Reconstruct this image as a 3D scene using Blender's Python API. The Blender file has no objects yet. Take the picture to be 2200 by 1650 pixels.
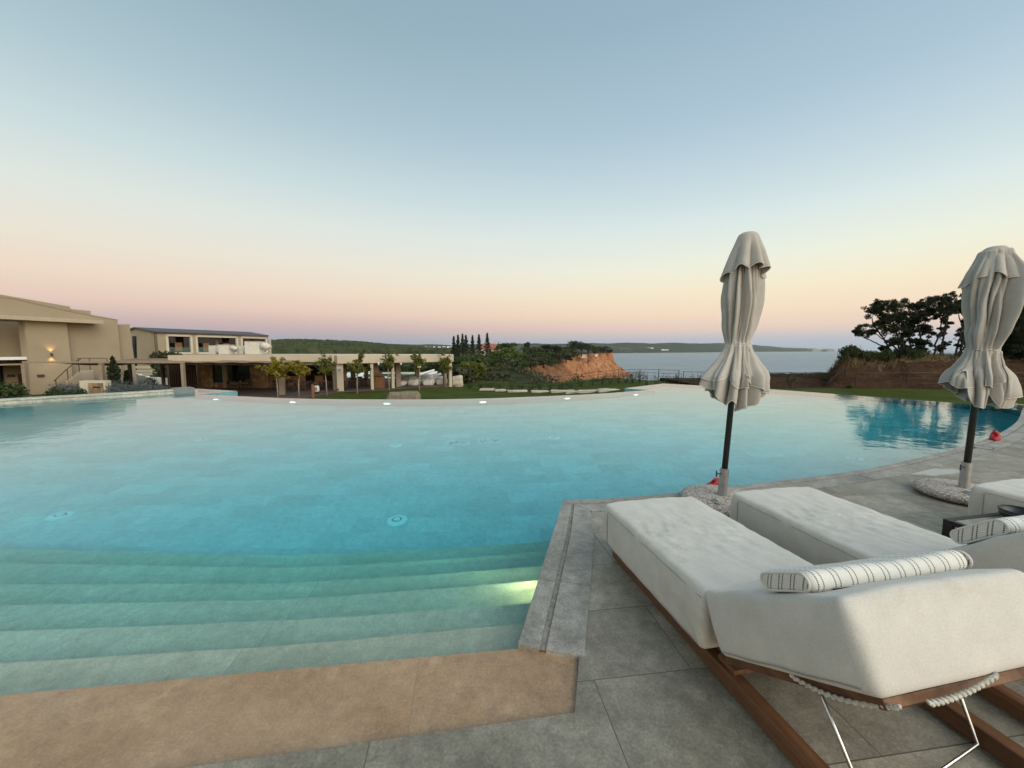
import bpy, bmesh, math, random
import numpy as np
from mathutils import Vector, Matrix, noise, geometry

R = math.radians
sc = bpy.context.scene
col = sc.collection

# ------------------------------------------------------------------ camera
CAM_H, FPX, PITCH = 1.5, 830.0, math.atan(73 / 830)
cd = bpy.data.cameras.new("camera")
cam = bpy.data.objects.new("camera", cd)
col.objects.link(cam)
cam.location = (0, 0, CAM_H)
cam.rotation_euler = (math.pi / 2 - PITCH, 0, 0)
cd.sensor_width = 36
cd.lens = 36 * FPX / 2200
cd.clip_start, cd.clip_end = 0.05, 80000
sc.camera = cam

# ------------------------------------------------------------------ world
def lin(c):
    return tuple(((v / 255) / 12.92 if v / 255 <= .04045 else ((v / 255 + .055) / 1.055) ** 2.4) for v in c)

SKY_L = [(-1, (120, 112, 108)), (-.02, (135, 142, 153)), (.0, (138, 147, 161)), (.022, (154, 156, 167)), (.05, (188, 167, 168)), (.085, (217, 191, 177)),
         (.135, (225, 207, 188)), (.19, (221, 215, 201)), (.27, (210, 217, 211)), (.36, (188, 206, 209)), (.46, (163, 187, 196)), (.6, (139, 165, 177)), (1, (110, 142, 166))]
SKY_R = [(-1, (120, 112, 108)), (-.02, (146, 160, 171)), (.0, (158, 174, 185)), (.022, (178, 182, 191)), (.05, (222, 199, 183)), (.085, (234, 211, 185)),
         (.135, (234, 223, 195)), (.19, (226, 229, 211)), (.27, (208, 221, 219)), (.36, (184, 204, 212)), (.46, (163, 187, 203)), (.6, (145, 171, 188)), (1, (112, 144, 170))]
GLOW = [(-1, (120, 112, 108)), (0, (255, 214, 160)), (.15, (255, 232, 196)), (.4, (235, 238, 232)), (1, (150, 180, 205))]
GLOW_GAIN = 2.0
w = bpy.data.worlds.new("World")
sc.world = w
w.use_nodes = True
nt = w.node_tree
nt.nodes.clear()
N = nt.nodes.new
def wl(a, b): nt.links.new(a, b)
def wmath(op, a, b=None, clamp=False):
    n = N("ShaderNodeMath"); n.operation = op; n.use_clamp = clamp
    for i, v in enumerate((a, b)):
        if v is None: continue
        if isinstance(v, (int, float)): n.inputs[i].default_value = v
        else: wl(v, n.inputs[i])
    return n.outputs[0]
tc = N("ShaderNodeTexCoord"); sx = N("ShaderNodeSeparateXYZ"); wl(tc.outputs["Generated"], sx.inputs[0])
zz = wmath("MULTIPLY_ADD", sx.outputs["Z"], .5); zz.node.inputs[2].default_value = .5
def wramp(stops):
    n = N("ShaderNodeValToRGB"); e = n.color_ramp.elements
    n.color_ramp.interpolation = 'EASE' if False else 'LINEAR'
    while len(e) < len(stops): e.new(.5)
    for el, (p, c) in zip(e, stops):
        el.position = p * .5 + .5; el.color = lin(c) + (1,)
    wl(zz, n.inputs[0]); return n.outputs[0]
def wmix(f, a, b):
    n = N("ShaderNodeMix"); n.data_type = 'RGBA'
    wl(f, n.inputs[0]); wl(a, n.inputs[6]); wl(b, n.inputs[7]); return n.outputs[2]
fx = N("ShaderNodeMapRange"); fx.interpolation_type = 'SMOOTHSTEP'
wl(sx.outputs["X"], fx.inputs[0]); fx.inputs[1].default_value = -.72; fx.inputs[2].default_value = .72
front = wmix(fx.outputs[0], wramp(SKY_L), wramp(SKY_R))
SUNDIR = Vector((.55, -.80, .12)).normalized()       # where the sun has just gone down: behind the camera, to the right
vd = N("ShaderNodeVectorMath"); vd.operation = 'DOT_PRODUCT'; wl(tc.outputs["Generated"], vd.inputs[0]); vd.inputs[1].default_value = SUNDIR
fg = N("ShaderNodeMapRange"); fg.interpolation_type = 'SMOOTHSTEP'
wl(vd.outputs["Value"], fg.inputs[0]); fg.inputs[1].default_value = .05; fg.inputs[2].default_value = 1.0
gl = N("ShaderNodeVectorMath"); gl.operation = 'SCALE'; wl(wramp(GLOW), gl.inputs[0]); gl.inputs[3].default_value = GLOW_GAIN
skyc = wmix(fg.outputs[0], front, gl.outputs[0])
nish = N("ShaderNodeTexSky"); nish.sky_type = 'NISHITA'; nish.sun_disc = False
nish.sun_elevation = R(-1.5); nish.sun_rotation = math.atan2(SUNDIR.x, SUNDIR.y)
bg1 = N("ShaderNodeBackground"); wl(skyc, bg1.inputs[0]); bg1.inputs[1].default_value = 1.0
bg2 = N("ShaderNodeBackground"); wl(nish.outputs[0], bg2.inputs[0]); bg2.inputs[1].default_value = .05
ad = N("ShaderNodeAddShader"); wl(bg1.outputs[0], ad.inputs[0]); wl(bg2.outputs[0], ad.inputs[1])
wo = N("ShaderNodeOutputWorld"); wl(ad.outputs[0], wo.inputs[0])

# after-glow of the sun that has set behind the camera: one very soft, weak, slightly warm sun
sd = bpy.data.lights.new("sun", 'SUN'); sd.energy = 1.5; sd.angle = R(50); sd.color = (1, .93, .82)
sun = bpy.data.objects.new("sun", sd); col.objects.link(sun)
sun.rotation_euler = Vector((.55, -.62, .62)).to_track_quat('Z', 'Y').to_euler()

sc.view_settings.view_transform = 'Standard'
sc.view_settings.look = 'None'
sc.view_settings.gamma = 1
sc.view_settings.exposure = 0.17
sc.view_settings.use_curve_mapping = False
sc.cycles.use_denoising = True
sc.cycles.max_bounces = 10
sc.cycles.transparent_max_bounces = 16
sc.cycles.caustics_refractive = True
sc.cycles.caustics_reflective = False
sc.cycles.sample_clamp_indirect = 6

# ------------------------------------------------------------------ helpers
def ray(px, py):
    a, b = (px - 1100) / FPX, (825 - py) / FPX
    return Vector((a, math.cos(PITCH) + b * math.sin(PITCH), -math.sin(PITCH) + b * math.cos(PITCH)))
def P(px, py, Y):
    r = ray(px, py); return r * (Y / r.y) + Vector((0, 0, CAM_H))
def G(px, py, z):
    r = ray(px, py); return r * ((z - CAM_H) / r.z) + Vector((0, 0, CAM_H))
def U(px, py, z, wz=-.03):                        # a point seen through the water surface
    q = G(px, py, wz); r = ray(px, py).normalized(); h = Vector((r.x, r.y)) / 1.333
    t = (z - wz) / -math.sqrt(1 - h.length_squared)
    return Vector((q.x + h.x * t, q.y + h.y * t, z))

def tag(o, label=None, cat=None, group=None, kind=None):
    if label: o["label"] = label
    if cat: o["category"] = cat
    if group: o["group"] = group
    if kind: o["kind"] = kind
    return o
def empty(name, loc, rz=0.0):
    o = bpy.data.objects.new(name, None); col.objects.link(o)
    o.location = loc; o.rotation_euler = (0, 0, rz); o.empty_display_size = .2
    return o
def thing(name, loc, label, cat, group=None, rz=0.0):
    return tag(empty(name, loc, rz), label, cat, group)
def children(o): return [c for c in bpy.data.objects if c.parent == o]
def copy_tree(o, parent=None):
    c = o.copy(); col.objects.link(c)
    if parent: c.parent = parent
    for ch in list(o.children): copy_tree(ch, c)
    return c

class MB:
    def __init__(s): s.v, s.f = [], []
    def quad(s, a, b, c, d):
        n = len(s.v); s.v += [tuple(a), tuple(b), tuple(c), tuple(d)]; s.f.append((n, n + 1, n + 2, n + 3)); return s
    def poly(s, pts):
        n = len(s.v); s.v += [tuple(p) for p in pts]; s.f.append(tuple(range(n, n + len(pts)))); return s
    def mesh(s, verts, faces):
        n = len(s.v); s.v += [tuple(p) for p in verts]; s.f += [tuple(i + n for i in f) for f in faces]; return s
    def box(s, c, d, rz=0.0, M=None):
        hx, hy, hz = d[0] / 2, d[1] / 2, d[2] / 2
        cs, sn = math.cos(rz), math.sin(rz); n = len(s.v)
        for z in (-hz, hz):
            for x, y in ((-hx, -hy), (hx, -hy), (hx, hy), (-hx, hy)):
                p = Vector((x, y, z))
                if M: p = M @ p
                s.v.append((c[0] + p.x * cs - p.y * sn, c[1] + p.x * sn + p.y * cs, c[2] + p.z))
        s.f += [(n + 3, n + 2, n + 1, n), (n + 4, n + 5, n + 6, n + 7)] + [(n + i, n + (i + 1) % 4, n + 4 + (i + 1) % 4, n + 4 + i) for i in range(4)]
        return s
    def prism(s, pts, z0, z1):                    # plan polygon pulled up from z0 to z1
        n = len(s.v); k = len(pts)
        ar = sum(pts[i][0] * pts[(i + 1) % k][1] - pts[(i + 1) % k][0] * pts[i][1] for i in range(k))
        pts = list(pts) if ar > 0 else list(pts)[::-1]
        s.v += [(p[0], p[1], z0) for p in pts] + [(p[0], p[1], z1) for p in pts]
        s.f += [(n + i, n + (i + 1) % k, n + k + (i + 1) % k, n + k + i) for i in range(k)]
        for t in geometry.tessellate_polygon([[Vector((p[0], p[1], 0)) for p in pts]]):
            a, b, c = (pts[i] for i in t)
            if (b[0] - a[0]) * (c[1] - a[1]) - (b[1] - a[1]) * (c[0] - a[0]) < 0: t = t[::-1]
            s.f.append(tuple(n + k + i for i in t)); s.f.append(tuple(n + i for i in t[::-1]))
        return s
    def wallp(s, pts, thick):                     # vertical polygon (world points in one plane), extruded by vector thick
        n = len(s.v); k = len(pts); t = Vector(thick)
        s.v += [tuple(Vector(p)) for p in pts] + [tuple(Vector(p) + t) for p in pts]
        s.f += [tuple(range(n, n + k)), tuple(range(n + 2 * k - 1, n + k - 1, -1))]
        s.f += [(n + i, n + (i + 1) % k, n + k + (i + 1) % k, n + k + i) for i in range(k)]
        return s
    def rings(s, rs, cap=True, close=False):
        n = len(s.v); k = len(rs[0])
        for r in rs: s.v += [tuple(p) for p in r]
        m = len(rs)
        for j in range(m if close else m - 1):
            a, b = n + j * k, n + ((j + 1) % m) * k
            s.f += [(a + i, a + (i + 1) % k, b + (i + 1) % k, b + i) for i in range(k)]
        if cap and not close:
            s.f.append(tuple(range(n + k - 1, n - 1, -1))); s.f.append(tuple(range(n + (m - 1) * k, n + m * k)))
        return s
    def tube(s, pts, r, k=8, cap=True):
        pts = [Vector(p) for p in pts]; m = len(pts)
        rr = r if isinstance(r, (list, tuple)) else [r] * m
        rs = []; up = None
        for i, p in enumerate(pts):
            t = (pts[min(i + 1, m - 1)] - pts[max(i - 1, 0)])
            t = t.normalized() if t.length > 1e-9 else Vector((0, 0, 1))
            if up is None or abs(up.dot(t)) > .98: up = Vector((0, 0, 1)) if abs(t.z) < .9 else Vector((1, 0, 0))
            a = t.cross(up).normalized(); b = a.cross(t).normalized(); up = b
            rs.append([p + (a * math.cos(q) + b * math.sin(q)) * rr[i] for q in [2 * math.pi * j / k for j in range(k)]])
        return s.rings(rs, cap)
    def lathe(s, prof, c=(0, 0, 0), k=24, cap=True):
        return s.rings([[(c[0] + r * math.cos(2 * math.pi * j / k), c[1] + r * math.sin(2 * math.pi * j / k), c[2] + z) for j in range(k)] for r, z in prof], cap)
    def grid(s, fn, nu, nv, wrap=False):
        n = len(s.v)
        for j in range(nv + 1):
            for i in range(nu + (0 if wrap else 1)): s.v.append(tuple(fn(i / nu, j / nv)))
        W = nu if wrap else nu + 1
        for j in range(nv):
            for i in range(nu):
                a, b = n + j * W + i, n + j * W + (i + 1) % W
                s.f.append((a, b, b + W, a + W))
        return s
    def build(s, name, m, parent=None, smooth=False, world=False, bevel=0.0, fix=False):
        me = bpy.data.meshes.new(name)
        v = s.v
        if world and parent:
            L = parent.location; a = -parent.rotation_euler.z; cs, sn = math.cos(a), math.sin(a)
            v = [((p[0] - L.x) * cs - (p[1] - L.y) * sn, (p[0] - L.x) * sn + (p[1] - L.y) * cs, p[2] - L.z) for p in v]
        me.from_pydata(v, [], s.f)
        if fix:
            bm = bmesh.new(); bm.from_mesh(me); bmesh.ops.remove_doubles(bm, verts=bm.verts, dist=1e-5); bmesh.ops.recalc_face_normals(bm, faces=bm.faces); bm.to_mesh(me); bm.free()
        if smooth: me.polygons.foreach_set("use_smooth", [True] * len(me.polygons))
        if m: me.materials.append(m)
        o = bpy.data.objects.new(name, me); col.objects.link(o)
        if parent: o.parent = parent
        if bevel:
            b = o.modifiers.new("bevel", 'BEVEL'); b.width = bevel; b.segments = 2; b.limit_method = 'ANGLE'; b.angle_limit = R(40)
        return o

def rbox(d, r, n=(12, 12, 6), fn=None, c=(0, 0, 0)):
    """rounded, evenly gridded box as (verts, faces); fn(p, outward) may move each vertex"""
    bm = bmesh.new(); hx, hy, hz = d[0] / 2, d[1] / 2, d[2] / 2
    idx = {}; verts = []; faces = []
    def vid(i, j, k):
        key = (i, j, k)
        if key in idx: return idx[key]
        def wv(t, nn, h):
            u = 2 * t / nn - 1
            return h * (math.sin(u * math.pi / 2) * .35 + u * .65)
        p = Vector((wv(i, n[0], hx), wv(j, n[1], hy), wv(k, n[2], hz)))
        q = Vector((max(-hx + r, min(hx - r, p.x)), max(-hy + r, min(hy - r, p.y)), max(-hz + r, min(hz - r, p.z))))
        o = p - q
        if o.length > 1e-9: o = o.normalized(); p = q + o * r
        if fn: p = fn(p, o)
        idx[key] = len(verts); verts.append(p + Vector(c)); return idx[key]
    for a, b, cc, flip in ((0, 1, 2, 0), (1, 2, 0, 0), (0, 2, 1, 1)):
        for side in (0, n[cc]):
            for i in range(n[a]):
                for j in range(n[b]):
                    q = []
                    for (x, y) in ((i, j), (i + 1, j), (i + 1, j + 1), (i, j + 1)):
                        t = [0, 0, 0]; t[a], t[b], t[cc] = x, y, side; q.append(vid(*t))
                    if bool(side) == bool(flip): q = q[::-1]
                    faces.append(tuple(q))
    bm.free()
    return verts, faces

def leaves(mb, rng, centre, rad, n, size, flat=1.0, up=.3, shell=.0):
    """n leaf-sized faces spread through an ellipsoid"""
    for _ in range(n):
        while True:
            q = Vector((rng.uniform(-1, 1), rng.uniform(-1, 1), rng.uniform(-1, 1)))
            if shell < q.length <= 1: break
        p = Vector(centre) + Vector((q.x * rad[0], q.y * rad[1], q.z * rad[2]))
        nrm = Vector((rng.gauss(0, 1), rng.gauss(0, 1), rng.gauss(0, 1) + up)).normalized()
        a = nrm.orthogonal().normalized(); a = Matrix.Rotation(rng.uniform(0, 6.28), 3, nrm) @ a; b = nrm.cross(a)
        sz = size * rng.uniform(.6, 1.3)
        mb.quad(p - a * sz, p - b * sz * .5 * flat + nrm * sz * .12, p + a * sz, p + b * sz * .5 * flat + nrm * sz * .12)

# ------------------------------------------------------------------ materials
class NM:
    def __init__(s, name):
        s.m = bpy.data.materials.new(name); s.m.use_nodes = True; s.t = s.m.node_tree; s.t.nodes.clear()
        s.out = s.n("ShaderNodeOutputMaterial")
        s.b = s.n("ShaderNodeBsdfPrincipled"); s.l(s.b.outputs[0], s.out.inputs[0])
        s.tc = s.n("ShaderNodeTexCoord").outputs["Object"]
    def n(s, t, **kw):
        n = s.t.nodes.new(t)
        for k, v in kw.items(): setattr(n, k, v)
        return n
    def l(s, a, b): s.t.links.new(a, b)
    def map(s, scale=(1, 1, 1), rot=0.0, src=None, loc=(0, 0, 0)):
        n = s.n("ShaderNodeMapping"); s.l(src or s.tc, n.inputs[0]); n.inputs["Scale"].default_value = scale; n.inputs["Rotation"].default_value = (0, 0, rot); n.inputs["Location"].default_value = loc
        return n.outputs[0]
    def noise(s, scale, detail=4, rough=.55, vec=None, dist=0.0):
        n = s.n("ShaderNodeTexNoise"); s.l(vec or s.tc, n.inputs["Vector"])
        n.inputs["Scale"].default_value = scale; n.inputs["Detail"].default_value = detail; n.inputs["Roughness"].default_value = rough; n.inputs["Distortion"].default_value = dist
        return n.outputs["Fac"]
    def voro(s, scale, vec=None, feature='F1', out="Distance"):
        n = s.n("ShaderNodeTexVoronoi", feature=feature); s.l(vec or s.tc, n.inputs["Vector"]); n.inputs["Scale"].default_value = scale
        return n.outputs[out]
    def ramp(s, f, stops):
        n = s.n("ShaderNodeValToRGB"); e = n.color_ramp.elements
        while len(e) < len(stops): e.new(.5)
        for el, (p, c) in zip(e, stops):
            el.position = p; el.color = (c if isinstance(c, tuple) else (c, c, c)) + (1,)
        s.l(f, n.inputs[0]); return n.outputs[0]
    def mix(s, f, a, b, mode='MIX'):
        n = s.n("ShaderNodeMix", data_type='RGBA', blend_type=mode)
        for i, v in ((0, f), (6, a), (7, b)):
            if isinstance(v, (int, float)): n.inputs[i].default_value = v
            elif isinstance(v, tuple): n.inputs[i].default_value = v + (1,)
            else: s.l(v, n.inputs[i])
        return n.outputs[2]
    def math(s, op, a, b=0.0, clamp=False):
        n = s.n("ShaderNodeMath", operation=op); n.use_clamp = clamp
        for i, v in ((0, a), (1, b)):
            if isinstance(v, (int, float)): n.inputs[i].default_value = v
            else: s.l(v, n.inputs[i])
        return n.outputs[0]
    def base(s, c):
        if isinstance(c, tuple): s.b.inputs["Base Color"].default_value = c + (1,)
        else: s.l(c, s.b.inputs["Base Color"])
        return s
    def rough(s, v):
        if isinstance(v, (int, float)): s.b.inputs["Roughness"].default_value = v
        else: s.l(v, s.b.inputs["Roughness"])
        return s
    def bump(s, h, strength=.3, dist=.01, chain=None):
        n = s.n("ShaderNodeBump"); s.l(h, n.inputs["Height"]); n.inputs["Strength"].default_value = strength; n.inputs["Distance"].default_value = dist
        if chain: s.l(chain, n.inputs["Normal"])
        s.l(n.outputs[0], s.b.inputs["Normal"]); return n.outputs[0]
    def set(s, **kw):
        for k, v in kw.items(): s.b.inputs[k.replace("_", " ")].default_value = v
        return s

def mottle(name, c1, c2, scale=3.0, rough=.8, bump=.25, bdist=.01, fine=40.0, fineamt=.35, **kw):
    m = NM(name)
    a = m.noise(scale, 6, .6); b = m.noise(fine, 3, .6)
    f = m.ramp(a, [(.3, 0.0), (.7, 1.0)])
    c = m.mix(f, c1, c2)
    g = m.ramp(b, [(.3, 1 - fineamt), (.7, 1 + fineamt * .6)])
    m.base(m.mix(1.0, c, g, 'MULTIPLY')).rough(rough)
    if bump: m.bump(b, bump, bdist)
    m.set(**kw)
    return m.m
def plain(name, c, rough=.6, var=.12, scale=8.0, bump=0.0, **kw):
    return mottle(name, tuple(v * (1 - var) for v in c), tuple(min(1, v * (1 + var)) for v in c), scale, rough, bump, .004, scale * 9, var, **kw)
def emit(name, c, st):
    m = NM(name); m.base(c); m.b.inputs["Emission Color"].default_value = c + (1,); m.b.inputs["Emission Strength"].default_value = st
    return m.m

def slabs(name, c1, c2, w, h, rot, loc=(0, 0, 0), rough=.75, mortar=.006, grout=(.06, .055, .05), tile_var=.25, offset=.5, bump=.35, light_spots=True, mott=1.0):
    """large stone slabs with fine joints, each slab its own tone, mottled and speckled"""
    m = NM(name)
    v = m.map((1, 1, 1), rot, loc=loc)
    br = m.n("ShaderNodeTexBrick"); m.l(v, br.inputs["Vector"])
    br.offset = offset; br.inputs["Scale"].default_value = 1.0; br.inputs["Brick Width"].default_value = w; br.inputs["Row Height"].default_value = h
    br.inputs["Mortar Size"].default_value = mortar; br.inputs["Mortar Smooth"].default_value = .1; br.inputs["Bias"].default_value = 0
    br.inputs["Color1"].default_value = (1 - tile_var,) * 3 + (1,); br.inputs["Color2"].default_value = (1 + tile_var * .6,) * 3 + (1,); br.inputs["Mortar"].default_value = (1, 1, 1, 1)
    vo = m.n("ShaderNodeVectorMath", operation='MULTIPLY_ADD'); m.l(br.outputs["Color"], vo.inputs[0]); vo.inputs[1].default_value = (23, 17, 11); m.l(m.tc, vo.inputs[2]); vv = vo.outputs[0]
    n1 = m.noise(1.7, 8, .62, vv, .4); n2 = m.noise(14, 6, .7, vv); n3 = m.noise(95, 2, .6, vv)      # each slab its own cut of stone
    c = m.mix(m.ramp(n1, [(.32, 0.0), (.68, 1.0)]), c1, c2)
    c = m.mix(1.0, c, m.ramp(n2, [(.25, 1 - .42 * mott), (.5, 1.0), (.78, 1 + .42 * mott)]), 'MULTIPLY')
    c = m.mix(1.0, c, m.ramp(n3, [(.3, 1 - .26 * mott), (.55, 1.0), (.74, 1 + .3 * mott)]), 'MULTIPLY')
    c = m.mix(1.0, c, br.outputs["Color"], 'MULTIPLY')
    if light_spots:
        sp = m.ramp(m.noise(3.1, 7, .75), [(.55, 0.0), (.8, .55)])
        c = m.mix(sp, c, tuple(min(1, x * 1.9) for x in c2))
    c = m.mix(br.outputs["Fac"], c, grout)
    m.base(c)
    m.rough(rough)
    hgt = m.math("SUBTRACT", m.math("ADD", m.math("MULTIPLY", n2, .5), m.math("MULTIPLY", n3, .3)), m.math("MULTIPLY", br.outputs["Fac"], 1.5))
    m.bump(hgt, bump, .004)
    return m

E1 = math.atan2(.15, 1.0)                         # the steps, ledge and slab rows all run along this heading
M = {}
M["coping"] = slabs("coping_stone", (.205, .19, .16), (.315, .295, .258), 50, 50, 0, (7, 7, 0), .7, .001, tile_var=.05).m
mm = slabs("pool_floor_stone", (.58, .605, .59), (.69, .715, .695), .62, .31, -R(4), (0, 0, 0), .7, .003, (.54, .56, .54), .11, bump=.2, light_spots=False, mott=.45); M["pool_floor"] = mm.m
M["pool_wall"] = slabs("pool_wall_tinted_stone", (.13, .33, .37), (.17, .39, .43), .9, 9, 0, (0, 0, 0), .7, .004, tile_var=.1).m  # teal of light scattered in the water, put into the wall's base colour
M["step"] = slabs("pool_step_stone", (.57, .515, .385), (.67, .615, .475), 1.9, 9.0, -R(6), (0.3, 4, 0), .7, .0025, (.40, .37, .30), .10, bump=.2, light_spots=False, mott=.5).m
M["ledge"] = slabs("ledge_stone", (.315, .195, .105), (.405, .275, .165), 1.9, 9.0, -R(7), (1.19, 4, 0), .48, .0016, (.25, .165, .095), .08, bump=.3, mott=.6).m
M["parapet"] = slabs("parapet_stone", (.40, .40, .32), (.52, .52, .44), .8, .5, -R(48), (0, 0, 0), .7, .004, (.3, .3, .26), .2).m
M["channel"] = mottle("wet_channel_stone", (.20, .18, .15), (.27, .245, .205), 6)
M["parapet_dark"] = mottle("parapet_dark_stone", (.16, .18, .17), (.24, .26, .25), 4)

m = NM("lawn_grass")
n1 = m.noise(.5, 6, .6); n2 = m.noise(25, 3, .7); n3 = m.noise(4, 4, .6)
c = m.mix(m.ramp(n1, [(.3, 0.0), (.7, 1.0)]), (.032, .046, .009), (.066, .080, .016))
c = m.mix(1.0, c, m.ramp(n2, [(.25, .55), (.75, 1.5)]), 'MULTIPLY'); c = m.mix(m.ramp(n3, [(.62, 0.0), (.75, .35)]), c, (.12, .13, .05))
sz_ = m.n("ShaderNodeSeparateXYZ"); m.l(m.tc, sz_.inputs[0])
c = m.mix(m.math("LESS_THAN", sz_.outputs[2], -3.4), c, m.mix(m.ramp(n3, [(.4, 0.0), (.6, 1.0)]), (.05, .036, .024), (.085, .062, .040)))   # bare earth where the plateau breaks off
m.base(c).rough(.9); m.bump(n2, .8, .03); m.b.inputs["Specular IOR Level"].default_value = .05; M["lawn"] = m.m
M["patio"] = mottle("patio_dark_stone", (.075, .045, .035), (.11, .07, .055), 1.5)
M["plaster"] = mottle("beige_plaster", (.295, .235, .155), (.345, .28, .19), .35, .9, .2, .01, 30, .1)
M["plaster_light"] = mottle("pale_plaster", (.44, .37, .27), (.50, .42, .315), .5, .9, .2, .01, 30, .08)
M["plaster_trim"] = mottle("cream_trim", (.50, .44, .345), (.55, .49, .39), 1, .85, .1, .01, 30, .08)
M["roof_dark"] = mottle("dark_roof_sheet", (.05, .045, .045), (.075, .065, .065), 1, .6)
M["canopy_wood"] = mottle("canopy_render", (.40, .33, .235), (.45, .37, .27), 1)
M["wood_dark"] = mottle("dark_wood", (.045, .022, .014), (.085, .04, .022), 6, .6, .2)
M["wood_mid"] = mottle("oiled_wood", (.17, .075, .030), (.25, .115, .05), 5, .55, .2)
M["stone_brown"] = NM("brown_rubble_stone")
m = M["stone_brown"]; vr = m.voro(2.6, out="Color"); ve = m.voro(2.6, feature='DISTANCE_TO_EDGE')
c = m.mix(m.math("MULTIPLY", m.noise(1.2, 3), 1.0), (.20, .125, .06), (.34, .23, .12)); sp = m.n("ShaderNodeSeparateColor"); m.l(vr, sp.inputs[0])
c = m.mix(1.0, c, m.ramp(sp.outputs[0], [(0, .6), (1, 1.35)]), 'MULTIPLY'); c = m.mix(m.ramp(ve, [(.0, .8), (.06, 0.0)]), c, (.12, .09, .06))
m.base(c).rough(.9); m.bump(ve, .6, .05); M["stone_brown"] = m.m
M["glass_dark"] = NM("dark_window_glass").base((.012, .014, .016)).rough(.06).set(IOR=1.5).m
m = NM("balustrade_glass"); m.base((.62, .78, .70)).rough(.02).set(Transmission_Weight=.9, IOR=1.1, Alpha=.65); M["glass_clear"] = m.m
M["curtain"] = plain("curtain_cloth", (.55, .50, .42), .9)
M["steel_dark"] = plain("dark_steel", (.035, .032, .03), .45, Metallic=.3)
M["steel"] = plain("brushed_steel", (.62, .60, .56), .22, .08, Metallic=1.0)
M["galv"] = plain("galvanised_steel", (.36, .36, .35), .42, .15, 14, Metallic=.8)
M["duct"] = plain("duct_metal", (.52, .49, .43), .6, .1, 3)
M["white"] = plain("white_paint", (.74, .73, .70), .6, .06)
M["offwhite"] = plain("offwhite_cloth", (.60, .585, .54), .85, .08)
M["sail"] = mottle("shade_cloth", (.20, .135, .085), (.26, .18, .115), 1.2, .9, .1)
M["post"] = mottle("pergola_post_wood", (.24, .18, .125), (.32, .25, .18), 4, .8)
M["black"] = plain("black_powder_coat", (.012, .012, .013), .42, .2)
M["black_pole"] = plain("umbrella_pole_paint", (.022, .019, .017), .38, .2)
M["red"] = plain("red_plastic", (.30, .012, .016), .5, .08, Specular_IOR_Level=.25)
M["rock"] = mottle("field_rock", (.13, .105, .08), (.25, .205, .155), 2.5, .95, .7, .04, 18, .35)
M["rock_pale"] = mottle("pale_rock", (.38, .33, .26), (.50, .45, .37), 2.0, .95, .6, .04, 12, .3)
M["terracotta"] = plain("red_roof_tiles", (.30, .095, .055), .85, .2, 2)
M["pebble"] = NM("washed_pebble_concrete")
m = M["pebble"]; vr = m.voro(75, out="Color"); vd_ = m.voro(75); sp = m.n("ShaderNodeSeparateColor"); m.l(vr, sp.inputs[0])
c = m.ramp(sp.outputs[0], [(0, (.13, .10, .085)), (.3, (.36, .29, .235)), (.7, (.47, .40, .34)), (1, (.56, .52, .47))]); c = m.mix(m.ramp(vd_, [(.45, 0.0), (.75, .75)]), c, (.17, .14, .12))
m.base(c).rough(.75); m.bump(vd_, -.7, .006); M["pebble"] = m.m

def fabric(name, c, stain=(.42, .36, .25), stain_amt=.5, weave=900.0, wr=0.0):
    m = NM(name)
    n1 = m.noise(2.3, 6, .6); n2 = m.noise(11, 5, .65); n3 = m.noise(weave * .25, 2, .6)
    cc = m.mix(m.ramp(n1, [(.3, 0.0), (.7, 1.0)]), tuple(v * .93 for v in c), tuple(min(1, v * 1.04) for v in c))
    cc = m.mix(m.ramp(m.noise(3.7, 7, .72, dist=.8), [(.54, 0.0), (.74, stain_amt)]), cc, stain)
    cc = m.mix(1.0, cc, m.ramp(n2, [(.3, .93), (.7, 1.05)]), 'MULTIPLY')
    cc = m.mix(1.0, cc, m.ramp(n3, [(.3, .90), (.7, 1.08)]), 'MULTIPLY')
    m.base(cc).rough(.9); m.set(Sheen_Weight=.15)
    b = m.bump(n3, .25, .0015)
    m.bump(m.noise(6, 4, .55), .35, .010, b)
    return m.m
M["cushion"] = fabric("cushion_canvas", (.515, .487, .433), (.35, .295, .205), .5)
M["canopy"] = fabric("parasol_canvas", (.38, .357, .318), (.31, .285, .245), .3)
M["hem"] = plain("hem_stitching", (.58, .555, .505), .85, .05)
M["piping"] = plain("seam_thread", (.28, .26, .23), .9)
M["rope"] = mottle("twisted_rope", (.40, .37, .31), (.52, .49, .43), 60, .9, .6, .004, 160, .3)
m = NM("teak_wood"); v = m.map((22, 1.2, 22)); n1 = m.noise(1.6, 5, .6, v); n2 = m.noise(7, 4, .7)
c = m.mix(m.ramp(n1, [(.3, 0.0), (.7, 1.0)]), (.080, .032, .014), (.165, .073, .032)); c = m.mix(1.0, c, m.ramp(n2, [(.3, .8), (.7, 1.15)]), 'MULTIPLY')
m.base(c).rough(.5); m.bump(n1, .2, .003); M["teak"] = m.m

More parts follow.
